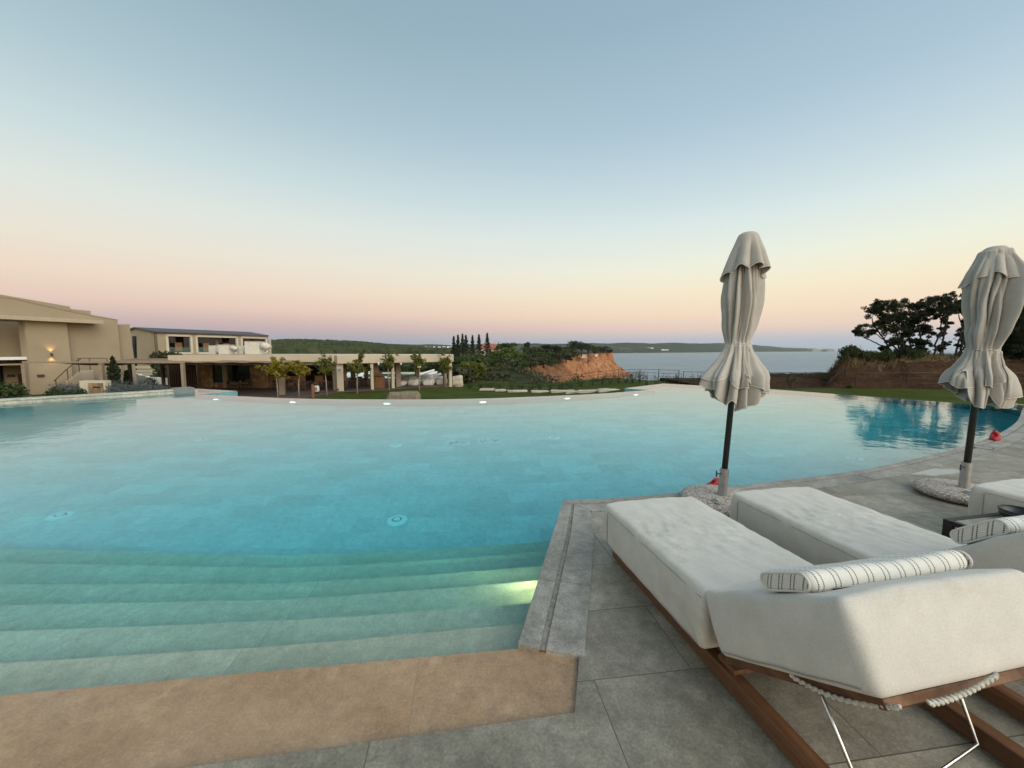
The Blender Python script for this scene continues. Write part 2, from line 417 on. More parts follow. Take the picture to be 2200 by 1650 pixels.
def stripes(name, axis, period, pair, c=(.66, .63, .56)):
    """pairs of dotted dark stitch lines across one axis of the cloth"""
    m = NM(name); s = m.n("ShaderNodeSeparateXYZ"); m.l(m.tc, s.inputs[0])
    a = s.outputs[axis]; o = s.outputs[1 if axis == 0 else 0]; z = s.outputs[2]
    t = m.math("MODULO", m.math("ADD", a, 10.0), period)
    l1 = m.math("LESS_THAN", m.math("ABSOLUTE", m.math("SUBTRACT", t, period * .3)), .0022)
    l2 = m.math("LESS_THAN", m.math("ABSOLUTE", m.math("SUBTRACT", t, period * .3 + pair)), .0022)
    ln = m.math("MAXIMUM", l1, l2)
    d = m.math("MODULO", m.math("ADD", m.math("ADD", o, z), 10.0), .0085)
    ln = m.math("MULTIPLY", ln, m.math("LESS_THAN", d, .0060))
    n3 = m.noise(240, 2, .6)
    cc = m.mix(1.0, c, m.ramp(n3, [(.3, .90), (.7, 1.08)]), 'MULTIPLY'); cc = m.mix(m.ramp(m.noise(8, 4), [(.55, 0.0), (.75, .2)]), cc, (.5, .45, .36))
    m.base(m.mix(ln, cc, (.02, .019, .02))).rough(.9); m.bump(n3, .25, .0015)
    return m.m
M["pillow"] = stripes("striped_pillow_cloth", 0, .068, .020)
M["pillow_end"] = stripes("striped_pillow_end_cloth", 1, .044, .013, (.60, .57, .51))

def foliage(name, c1, c2, trans=.25, scale=1.2):
    m = NM(name); n1 = m.noise(scale, 4, .6); n2 = m.noise(scale * 9, 3, .7)
    c = m.mix(m.ramp(n1, [(.3, 0.0), (.7, 1.0)]), c1, c2); c = m.mix(1.0, c, m.ramp(n2, [(.25, .6), (.75, 1.45)]), 'MULTIPLY')
    m.base(c).rough(.75); m.b.inputs["Specular IOR Level"].default_value = .2
    t = m.n("ShaderNodeBsdfTranslucent"); m.l(c, t.inputs[0]); mx = m.n("ShaderNodeMixShader"); mx.inputs[0].default_value = trans
    m.l(m.b.outputs[0], mx.inputs[1]); m.l(t.outputs[0], mx.inputs[2]); m.l(mx.outputs[0], m.out.inputs[0])
    return m.m
M["leaf_yellow"] = foliage("yellow_green_leaves", (.15, .14, .016), (.32, .25, .035), .35, 2.5)
M["leaf_green"] = foliage("fresh_green_leaves", (.07, .09, .014), (.16, .16, .03), .35, 2.5)
M["leaf_dark"] = foliage("dark_pine_needles", (.014, .022, .010), (.030, .040, .016), .12)
M["leaf_mid"] = foliage("mid_green_foliage", (.030, .050, .016), (.060, .080, .025), .2, .4)
M["leaf_bright"] = foliage("bright_pine_foliage", (.050, .085, .015), (.10, .13, .03), .2, .4)
M["leaf_scrub"] = foliage("grey_green_scrub", (.040, .050, .022), (.085, .085, .045), .15, .15)
M["leaf_lav"] = foliage("lavender_foliage", (.06, .075, .065), (.12, .13, .13), .15, 3)
M["leaf_forest"] = foliage("forest_foliage", (.024, .032, .012), (.062, .070, .022), .1, .02)
M["leaf_dry"] = foliage("dry_grass", (.10, .075, .035), (.18, .14, .07), .2, 3)
M["bark"] = mottle("tree_bark", (.05, .038, .028), (.09, .07, .05), 5, .95, .6, .02)
M["bark_pale"] = mottle("pale_bark", (.24, .19, .14), (.34, .28, .21), 5, .95, .5, .01)
M["bark_dark"] = mottle("dark_pine_bark", (.016, .012, .010), (.03, .023, .019), 5, .95, .6, .02)

# ------------------------------------------------------------------ pool and deck
WZ = -.03
def px(*l): return [G(x, y, WZ) for x, y in l]
edge_near = [G(x, y, 0) for x, y in ((1210, 1075), (1400, 1064), (1700, 1030), (1900, 1000), (2100, 950), (2180, 910), (2196, 880))]
c_end, c_cor = G(1113, 1383, 0), edge_near[0]
def smooth_poly(pts, n=6):
    out = []
    for i in range(len(pts) - 1):
        p0, p1, p2, p3 = pts[max(i - 1, 0)], pts[i], pts[i + 1], pts[min(i + 2, len(pts) - 1)]
        for k in range(n):
            t = k / n
            out.append(.5 * ((2 * p1) + (p2 - p0) * t + (2 * p0 - 5 * p1 + 4 * p2 - p3) * t * t + (3 * p1 - p0 - 3 * p2 + p3) * t ** 3))
    out.append(pts[-1]); return out
near_curve = smooth_poly(edge_near, 8)
right_far = smooth_poly(px((2170, 873), (2000, 862), (1800, 847), (1650, 836), (1520, 829), (1425, 824)), 6)
notch_r = px((1342, 834))
arc = smooth_poly(px((1393, 838), (1300, 845), (1200, 850), (1000, 857), (800, 858), (630, 856), (510, 851), (428, 848)), 6)
notch_l = px((510, 840), (417, 834.5))
left_wall = px((415, 842), (300, 850), (100, 862), (0, 868)) + [Vector((-15.6, 8.6, WZ)), Vector((-16.2, 5.5, WZ)), Vector((-16.3, 2.2, WZ)), Vector((-16.2, -.2, WZ))]
front_l = G(0, 1495, WZ)
fdir = (Vector(c_end) - front_l); fdir.z = 0; fdir.normalize()
front_far = front_l - fdir * 13.5
pool = [p.copy() for p in [c_end] + near_curve[:-1] + right_far + notch_r + arc + notch_l + left_wall + [front_far, front_l]]
def xy(p): return (p[0], p[1])
pool2 = [xy(p) for p in pool]
def inset(poly, d):
    n = len(poly); dl = d if isinstance(d, list) else [d] * n; ar = sum(poly[i][0] * poly[(i + 1) % n][1] - poly[(i + 1) % n][0] * poly[i][1] for i in range(n)); sg = 1 if ar > 0 else -1
    out = []
    for i in range(n):
        a, b, c = Vector(poly[i - 1]), Vector(poly[i]), Vector(poly[(i + 1) % n])
        u, v = (b - a).normalized(), (c - b).normalized()
        n1, n2 = Vector((-u.y, u.x)) * sg, Vector((-v.y, v.x)) * sg
        k = (n1 + n2); k = k / max(.35, k.length_squared) * 2 if k.length > .2 else n1
        out.append(xy(b + k * dl[i]))
    return out
FLOOR_Z = -1.3
# water body: a film over the weir walls, then down inside the basin
ar = sum(pool2[i][0] * pool2[(i + 1) % len(pool2)][1] - pool2[(i + 1) % len(pool2)][0] * pool2[i][1] for i in range(len(pool2)))
near_flag = [True] * len(near_curve) + [False] * (len(pool2) - len(near_curve) - 2) + [True, True]   # sides that end under coping or ledge
if ar < 0: pool2 = pool2[::-1]; near_flag = near_flag[::-1]
pool_edge = pool2
pool2 = inset(pool_edge, [-.05 if f else 0 for f in near_flag])
in1 = inset(pool_edge, [-.05 if f else .08 for f in near_flag])
mb = MB(); k = len(pool2)
tris = geometry.tessellate_polygon([[Vector((p[0], p[1], 0)) for p in pool2]])
def up(t, pts):
    a, b, c = (pts[i] for i in t)
    return t if (b[0] - a[0]) * (c[1] - a[1]) - (b[1] - a[1]) * (c[0] - a[0]) > 0 else t[::-1]
mb.v = [(p[0], p[1], WZ) for p in pool2] + [(p[0], p[1], WZ - .012) for p in pool2] + [(p[0], p[1], WZ - .018) for p in in1] + [(p[0], p[1], FLOOR_Z - .15) for p in in1]
mb.f = [tuple(up(t, pool2)) for t in tris] + [tuple(i + 3 * k for i in up(t, pool2)[::-1]) for t in tris]
for r in range(3):
    mb.f += [((r + 1) * k + i, (r + 1) * k + (i + 1) % k, r * k + (i + 1) % k, r * k + i) for i in range(k)]
m = NM("pool_water"); m.t.nodes.remove(m.b)
g = m.n("ShaderNodeBsdfGlass"); g.inputs["IOR"].default_value = 1.333; g.inputs["Roughness"].default_value = 0.0; g.inputs["Color"].default_value = (1, 1, 1, 1)
n1 = m.noise(2.6, 3, .5); n2 = m.noise(7, 3, .55)
h = m.math("ADD", n1, m.math("MULTIPLY", n2, .34))
b = m.n("ShaderNodeBump"); m.l(h, b.inputs["Height"]); b.inputs["Strength"].default_value = 1.0; b.inputs["Distance"].default_value = .0042
m.l(b.outputs[0], g.inputs["Normal"]); m.l(g.outputs[0], m.out.inputs[0])
va = m.n("ShaderNodeVolumeAbsorption"); va.inputs["Density"].default_value = .63; va.inputs["Color"].default_value = (.02, .880, .948, 1); m.l(va.outputs[0], m.out.inputs["Volume"])
M["water"] = m.m
tag(mb.build("pool_water", M["water"]), "clear turquoise water filling the curved infinity pool", "water", kind="structure")
# floor
mb = MB(); mb.v = [(p[0], p[1], FLOOR_Z) for p in pool2]; mb.f = [tuple(up(t, pool2)) for t in tris]
tag(mb.build("pool_floor", M["pool_floor"]), kind="structure")
# weir walls of the infinity edge (and hidden basin walls)
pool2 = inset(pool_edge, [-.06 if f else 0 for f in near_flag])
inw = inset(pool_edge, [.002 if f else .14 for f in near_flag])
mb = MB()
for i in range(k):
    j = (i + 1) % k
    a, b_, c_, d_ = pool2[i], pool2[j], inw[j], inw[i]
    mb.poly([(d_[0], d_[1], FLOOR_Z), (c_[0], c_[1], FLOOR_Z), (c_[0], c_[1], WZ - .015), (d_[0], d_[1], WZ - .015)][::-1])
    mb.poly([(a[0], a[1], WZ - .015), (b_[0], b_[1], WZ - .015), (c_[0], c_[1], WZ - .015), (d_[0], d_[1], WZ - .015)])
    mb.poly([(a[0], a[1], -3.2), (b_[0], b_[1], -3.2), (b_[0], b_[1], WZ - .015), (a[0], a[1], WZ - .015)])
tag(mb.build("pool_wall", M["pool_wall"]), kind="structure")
# submerged steps: each tread is bounded by the nosing line seen in the water
nos = [(-.20, (1425, 1388, 1337)), (-.38, (1357, 1334, 1295)), (-.56, (1300, 1288, 1247)), (-.74, (1255, 1253, 1217)), (-.92, (1210, 1220, 1187)), (-1.10, (1178, 1193, 1165))]
lines = []
for z, ys in nos:
    q = [U(x, y, z) for x, y in zip((0, 600, 1150), ys)]
    sl = (q[2].y - q[0].y) / (q[2].x - q[0].x)
    lines.append((z, [Vector((-15.5, q[0].y + sl * (-15.5 - q[0].x) * .8, z)), q[0], q[1], q[2], Vector((2.2, q[2].y + sl * (2.2 - q[2].x), z))]))
led = [Vector((-16, front_l.y + (-16 - front_l.x) * fdir.y / fdir.x, 0)), Vector((-5, front_l.y + (-5 - front_l.x) * fdir.y / fdir.x, 0)), front_l, Vector(c_end), Vector((2.0, c_end.y + (2.0 - c_end.x) * fdir.y / fdir.x, 0))]
wall_x = lambda y: c_end.x + (y - c_end.y) * (c_cor.x - c_end.x) / (c_cor.y - c_end.y)
def clip_r(pts):                                  # stop the tread at the side wall
    a = pts[-2]; b_ = pts[-1]; lo, hi = 0.0, 1.0
    for _ in range(30):
        t = (lo + hi) / 2; p = a.lerp(b_, t)
        if p.x > wall_x(p.y) + .06: hi = t
        else: lo = t
    return pts[:-1] + [a.lerp(b_, lo)]
mb = MB(); prev = clip_r(led)
for z, ln in lines:
    cur = clip_r(ln)
    for i in range(4):
        a, b_, c_, d_ = prev[i], prev[i + 1], cur[i + 1], cur[i]
        mb.poly([(a.x, a.y, z), (b_.x, b_.y, z), (c_.x, c_.y, z), (d_.x, d_.y, z)])
        zb = max(FLOOR_Z - .02, z - .2)
        mb.poly([(d_.x, d_.y, z), (c_.x, c_.y, z), (c_.x, c_.y, zb), (d_.x, d_.y, zb)])
    prev = cur
pl = clip_r(led)
for i in range(4): mb.poly([(pl[i].x, pl[i].y, WZ - .004), (pl[i + 1].x, pl[i + 1].y, WZ - .004), (pl[i + 1].x, pl[i + 1].y, -.22), (pl[i].x, pl[i].y, -.22)])
tag(mb.build("pool_steps", M["step"], fix=True), kind="structure")
# ledge: wet ochre stone between the deck and the water
lk0, lk1 = G(385, 1650, 0), G(1235, 1530, 0); ld = (lk1 - lk0).normalized()
led_deck = [lk1 - ld * 16.5, lk1 - ld * 6, lk0, lk1]
in_end = G(1245, 1367, 0)
cdir = (c_cor - c_end).normalized(); cn = Vector((cdir.y, -cdir.x, 0))
ledge = [xy(led[0]), xy(led[1]), xy(front_l), xy(c_end), xy(in_end), xy(lk1), xy(lk0), xy(led_deck[1]), xy(led_deck[0])]
mb = MB().prism(ledge, -.24, WZ + .003)
tag(mb.build("entry_ledge", M["ledge"]), kind="structure")
# coping stones: a narrow weir strip, an overflow slot, then the wide slab; real joints between stones
def offs(pts, d):
    out = []
    for i, p in enumerate(pts):
        t = (pts[min(i + 1, len(pts) - 1)] - pts[max(i - 1, 0)]).normalized(); out.append(p + Vector((t.y, -t.x, 0)) * d)
    return out
def resample(pts, step):
    L = [0.0]
    for a, b_ in zip(pts, pts[1:]): L.append(L[-1] + (b_ - a).length)
    n = max(1, round(L[-1] / step)); out = []
    for i in range(n + 1):
        s = L[-1] * i / n; j = max(q for q in range(len(L)) if L[q] <= s + 1e-9); j = min(j, len(pts) - 2)
        out.append(pts[j].lerp(pts[j + 1], (s - L[j]) / (L[j + 1] - L[j])))
    return out
W1, SL, W2 = .095, .028, .145
mbc = MB(); mbs = MB()
def coping_run(pts, step, w1, sl, w2, mitre0=None):
    fine = resample(pts, step / 3); o = [offs(fine, d) for d in (0, w1, w1 + sl, w1 + sl + w2)]
    if mitre0:
        for q, d in zip(o, (0, w1, w1 + sl, w1 + sl + w2)): q[0] = fine[0] + mitre0 * d
    n = len(fine)
    for s in range(0, n - 1, 3):
        e = min(s + 3, n - 1)
        for a, b_ in ((0, 1), (2, 3)):
            g0 = .0022
            ring = [o[a][i].copy() for i in range(s, e + 1)] + [o[b_][i].copy() for i in range(e, s - 1, -1)]
            cen = sum(ring, Vector()) / len(ring)
            ts = (fine[e] - fine[s]).normalized()
            for q in ring:
                dd = (q - cen).dot(ts); q -= ts * (g0 if dd > 0 else -g0)
            jz = random.Random(s * 7 + a).uniform(-.0012, .0012)
            mbc.prism([xy(q) for q in ring], -.12, .0 + jz + (.002 if a == 2 else 0))
    for i in range(n - 1):
        mbs.quad(*(Vector((q.x, q.y, -.010)) for q in (o[0][i], o[0][i + 1], o[3][i + 1], o[3][i])))
random.seed(3)
side = [c_end, c_cor]
tn = (edge_near[1] - edge_near[0]).normalized(); nn = Vector((tn.y, -tn.x, 0))
bis = cn + nn; bis = bis / (bis.dot(nn))
ws = (.11, .035, .19)
fine_s = [c_end.lerp(c_cor, t) for t in (0, .30, .62, 1)]
def strip_side(d0, d1):
    for i in range(3):
        a, b_ = fine_s[i], fine_s[i + 1]
        p = [a + cn * d0, a + cn * d1, b_ + cn * d1, b_ + cn * d0]
        if i == 2: p[2], p[3] = c_cor + bis * (d1 * .82), c_cor + bis * (d0 * .82)
        g_ = cdir * .0022
        p[0] += g_; p[1] += g_; p[2] -= g_; p[3] -= g_
        mbc.prism([xy(q) for q in p], -.12, (.0 if d0 == 0 else .002) + .001 * (i % 2))
strip_side(0, ws[0]); strip_side(ws[0] + ws[1], sum(ws))
mbs.quad(*(Vector((q.x, q.y, -.010)) for q in (c_end, c_end + cn * sum(ws), c_cor + bis * sum(ws) * .82, c_cor)))
coping_run(near_curve, .62, W1, SL, W2 + .03, mitre0=bis * .93)
end_curl = [near_curve[-1], G(2203, 872, .02), G(2188, 868, .05), G(2176, 867, .06)]
tag(mbc.build("pool_coping", M["coping"], bevel=.004), kind="structure")
tag(mbs.build("coping_channel", M["channel"]), kind="structure")
mb = MB(); cap = offs(end_curl, .0); capo = offs(end_curl, .30)
for i in range(3): mb.prism([xy(cap[i]), xy(cap[i + 1]), xy(capo[i + 1]), xy(capo[i])], -.5, .02 + .012 * i)
tag(mb.build("coping_end", M["coping"], bevel=.01, fix=True), kind="structure")
# deck sheet
dk_in = offs(near_curve, W1 + SL + W2 + .038)
corner_in = c_cor + bis * (sum(ws) * .82 + .006)
side_in = in_end + cn * .006
deck_poly = [xy(led_deck[0]), xy(led_deck[1]), xy(lk0), xy(lk1 + cn * .0), xy(side_in), xy(corner_in)] + [xy(p) for p in dk_in[3:]] + [(15.5, 11.0), (24, 10), (24, -8), (-18, -8)]
mb = MB().prism(deck_poly, -.20, -.002)
m = mm = slabs("deck_stone", (.172, .152, .110), (.315, .284, .220), .95, .457, -R(7.3), (.37, .249, 0), .58, .0026, (.095, .086, .068), mott=.85, tile_var=.22)
# white wet patch put into the deck colour beside the second parasol
pos = m.n("ShaderNodeVectorMath", operation='DISTANCE'); m.l(m.map((.55, 1.9, 1), R(-20)), pos.inputs[0])
q = G(1985, 1012, 0); cs_, sn_ = math.cos(R(-20)), math.sin(R(-20)); pos.inputs[1].default_value = ((q.x * .55) * cs_ - (q.y * 1.9) * sn_, (q.x * .55) * sn_ + (q.y * 1.9) * cs_, 0)
f = m.ramp(m.math("ADD", pos.outputs["Value"], m.math("MULTIPLY", m.noise(5, 4), .45)), [(.42, .75), (.52, 0.0)])
oldc = m.b.inputs["Base Color"].links[0].from_socket
m.base(m.mix(f, oldc, (.44, .44, .41)))
tag(mb.build("pool_deck", m.m), kind="structure")

# raised parapet along the left side of the pool
pw = list(left_wall)
t = thing("pool_parapet", (left_wall[2].x, left_wall[2].y, 0), "low pale stone parapet along the left edge of the pool", "wall")
po = offs([Vector((p.x, p.y, 0)) for p in pw], .42)
mb = MB()
for i in range(len(pw) - 1): mb.prism([xy(pw[i]), xy(pw[i + 1]), xy(po[i + 1]), xy(po[i])], -1.2, .052)
mb.build("wall_body", M["parapet"], t, world=True, fix=True)
mb = MB(); pc = offs([Vector((p.x, p.y, 0)) for p in pw], -.03); pd = offs([Vector((p.x, p.y, 0)) for p in pw], .45)
for i in range(len(pw) - 1): mb.prism([xy(pc[i]), xy(pc[i + 1]), xy(pd[i + 1]), xy(pd[i])], .054, .088)
mb.build("cap_stone", M["parapet"], t, world=True, fix=True)
mb = MB(); dv = (pw[1] - pw[0]).normalized(); nv = Vector((dv.y, -dv.x, 0))
a = pw[0] - dv * .02
mb.prism([xy(a - nv * .10), xy(a + dv * .55 - nv * .10), xy(a + dv * .55 + nv * .46), xy(a + nv * .46)], -1.2, .135)
mb.build("end_block", M["parapet_dark"], t, world=True)

# pool fittings
M["inlet_white"] = plain("inlet_white_plastic", (.93, .93, .92), .4, .03)
def on_floor(px_, py_): return U(px_, py_, FLOOR_Z)
for i, (x, y, lab) in enumerate(((853, 1118, "round pale inlet on the pool floor nearest the middle steps"), (130, 1107, "round pale inlet on the pool floor near the left steps"),
        (850, 957, "round pale inlet in mid pool, left of the two floor grates"), (430, 945, "round pale inlet on the pool floor far to the left"),
        (1190, 940, "round pale inlet on the pool floor, right of the two floor grates"), (955, 892, "small round inlet beyond the grates near the infinity edge"),
        (1835, 985, "round pale inlet on the pool floor near the right curved coping"))):
    p = on_floor(x, y)
    if i == 0:
        t0 = thing("floor_inlet", p, lab, "pool inlet", "round inlets in the pool floor")
        MB().lathe([(.115, 0), (.115, .014), (.085, .022)], k=28).build("ring", M["inlet_white"], t0)
        MB().lathe([(.060, .0225), (.052, .030)], k=20).build("cap", M["galv"], t0)
        MB().lathe([(.040, .031), (.034, .038)], k=20).build("nozzle", M["inlet_white"], t0)
    else:
        t = copy_tree(t0); t.location = p; t["label"] = lab
for i, (x, y, lab) in enumerate(((985, 951, "left of two slotted grates in the pool floor"), (1052, 947, "right of two slotted grates in the pool floor"))):
    p = on_floor(x, y)
    if i == 0:
        g0 = thing("floor_grate", p, lab, "pool grate", "grates in the pool floor", R(4))
        mb = MB()
        for s in (-1, 1): mb.box((s * .22, 0, .008), (.02, .30, .016)); mb.box((0, s * .15, .008), (.46, .02, .016))
        mb.build("frame", M["inlet_white"], g0)
        mb = MB()
        for q in range(7): mb.box((0, -.12 + q * .04, .006), (.42, .018, .010))
        mb.build("grille", M["inlet_white"], g0)
        MB().box((0, 0, .001), (.43, .28, .003)).build("sump", M["steel_dark"], g0)
    else:
        t = copy_tree(g0); t.location = p; t["label"] = lab
M["lamp_pool"] = emit("pool_lamp_glow", (1.0, .98, .92), 5)
M["lamp_step"] = emit("step_lamp_glow", (1.0, .88, .42), 330)
arc2 = [Vector(p) for p in arc]
def segp(p, a, b_):
    q_, t_ = geometry.intersect_point_line(p, a, b_); return a.lerp(b_, max(0, min(1, t_)))
for i, (x, y, lab) in enumerate(((465, 858, "leftmost of the lit underwater lamps under the infinity edge"), (630, 864, "lit underwater lamp on the infinity edge below the two yellow trees"),
        (832, 867, "lit underwater lamp on the infinity edge just left of the field rock"), (1037, 864, "lit underwater lamp on the infinity edge right of the field rock"),
        (1218, 856, "lit underwater lamp on the infinity edge below the bare cliff"), (1365, 848, "rightmost lit underwater lamp at the right end of the infinity arc"))):
    q = G(x, y, WZ); r = ray(x, y).normalized(); h = Vector((r.x, r.y, 0)) / 1.333
    # walk along the refracted ray until the inner face of the weir wall
    rz = -math.sqrt(1 - h.length_squared); best = None
    for s in range(1, 300):
        p = q + Vector((h.x, h.y, rz)) * (s * .01)
        d = min(((p.xy - segp(p.xy, a.xy, b_.xy)).length, k_) for k_, (a, b_) in enumerate(zip(arc2, arc2[1:])))
        if d[0] < .19: best = (p, d[1]); break
    if not best: best = (q + Vector((h.x, h.y, rz)) * .9, 20)
    p, k_ = best; a, b_ = arc2[k_], arc2[k_ + 1]; dv = (b_ - a).normalized(); rz_ = math.atan2(dv.y, dv.x)
    t = thing("pool_lamp", p, lab, "pool lamp", "underwater lamps along the infinity edge", rz_)
    sgn = 1
    mb = MB(); kk = 20
    mb.rings([[(rr * math.cos(2 * math.pi * j / kk), yy * sgn, rr * math.sin(2 * math.pi * j / kk)) for j in range(kk)] for rr, yy in ((.13, -.06), (.13, .02), (.10, .03))]); mb.build("trim_ring", M["white"], t)
    mb = MB(); mb.rings([[(rr * math.cos(2 * math.pi * j / kk), yy * sgn, rr * math.sin(2 * math.pi * j / kk)) for j in range(kk)] for rr, yy in ((.098, .031), (.06, .05))]); mb.build("lens", M["lamp_pool"], t)
p = Vector((wall_x(2.82) - .010, 2.82, -.508))
t = thing("step_lamp", p, "warm lit lamp under the coping shining across the pool steps", "pool lamp", rz=math.atan2(cdir.y, cdir.x))
kk = 20
MB().rings([[(rr * math.cos(2 * math.pi * j / kk), yy, rr * math.sin(2 * math.pi * j / kk)) for j in range(kk)] for rr, yy in ((.046, -.05), (.046, .0), (.036, .008))]).build("trim_ring", M["steel"], t)
MB().rings([[(rr * math.cos(2 * math.pi * j / kk), yy, rr * math.sin(2 * math.pi * j / kk)) for j in range(kk)] for rr, yy in ((.035, .009), (.02, .014))]).build("lens", M["lamp_step"], t)

sl_ = bpy.data.lights.new("step_lamp_beam", 'SPOT'); sl_.energy = 15; sl_.color = (1, .86, .45); sl_.spot_size = R(80); sl_.spot_blend = .8; sl_.shadow_soft_size = .03
so_ = bpy.data.objects.new("step_lamp_beam", sl_); col.objects.link(so_); bdir = Vector((-cdir.y, cdir.x, -.10)).normalized()
so_.location = p + bdir * .03; so_.rotation_euler = (-bdir).to_track_quat('Z', 'Y').to_euler()

# ------------------------------------------------------------------ sun loungers (local x across the bed, -y towards the head end)
LF = Vector((.655, 2.676, 0)); LU = Vector((.98, .2, 0)).normalized(); LROT = math.atan2(LU.y, LU.x)
BA = R(31)                                        # lift of the back rest
WID, SEAT, TH, Z0 = .715, 1.05, .285, .125
BL = .665
def seat_fn(p, o):
    # p is centred; x across, y along; slight crown, sag of the edges, drag wrinkles towards the hinge
    x, y, z = p; q = Vector(p)
    if o.z > .3 or (z > 0 and o.length < 1e-6):
        u = 1 - (2 * x / WID) ** 2; q.z += .012 * max(0, u)
        s = (-y + SEAT / 2) / SEAT                # 0 at the foot, 1 at the hinge
        rng = 0
        for k, (ang, fx_, fy_, a) in enumerate(((R(24), 15, 2.4, .013), (R(52), 19, 3.0, .010), (R(-8), 13, 2.0, .007))):
            ca, sa = math.cos(ang), math.sin(ang); ac, al = x * ca + y * sa, -x * sa + y * ca
            n_ = noise.noise(Vector((ac * fx_ + .8 * noise.noise(Vector((al * 4, ac * 3, k))), al * fy_, 3.7 * k)))
            env = math.exp(-((s - .66 + .1 * k) / .27) ** 2) * max(0, 1 - (2 * x / WID) ** 6) * (.35 + .65 * max(0, noise.noise(Vector((x * 3, y * 2, 9 + k))) + .6))
            rng += a * env * max(0, 1 - 3.4 * abs(n_)) ** 1.3
        q.z += rng * 1.2 + .004 * (1 - 2 * abs(noise.noise(Vector((x * 7 + y * 3, y * 5, 2.0))))) + .005 * noise.noise(Vector((x * 5, y * 4, 1.0))) + .003 * noise.noise(Vector((x * 14, y * 9, 4)))
    if abs(o.x) > .3 or abs(o.y) > .3:
        b = .010 * math.cos(z / TH * math.pi)
        q += Vector((o.x, o.y, 0)) * (b + .006 * noise.noise(Vector((x * 6, y * 6, z * 7))))
    return q
def back_fn(p, o):
    x, y, z = p; q = Vector(p)
    if o.z > .3: q.z += .008 * max(0, 1 - (2 * x / WID) ** 2) + .006 * noise.noise(Vector((x * 5, y * 5, 8))) + .005 * (1 - 2.2 * abs(noise.noise(Vector((x * 4 + y * 2, y * 6, 5)))))
    b = .012 * math.cos(z / TH * math.pi)
    q += Vector((o.x, o.y, 0)) * (b + .006 * noise.noise(Vector((x * 5, y * 5, z * 6))))
    return q
RB = Matrix.Rotation(-BA, 3, 'X')                 # -y end goes up
hinge = Vector((0, -1.175, .215))
def bk(x, s, z):                                  # back-rest frame: x across, s along the incline, z off the panel
    return Vector((x, 0, 0)) + hinge + Vector((0, -math.cos(BA) * s - (-math.sin(BA)) * 0 + math.sin(BA) * z, math.sin(BA) * s + math.cos(BA) * z))

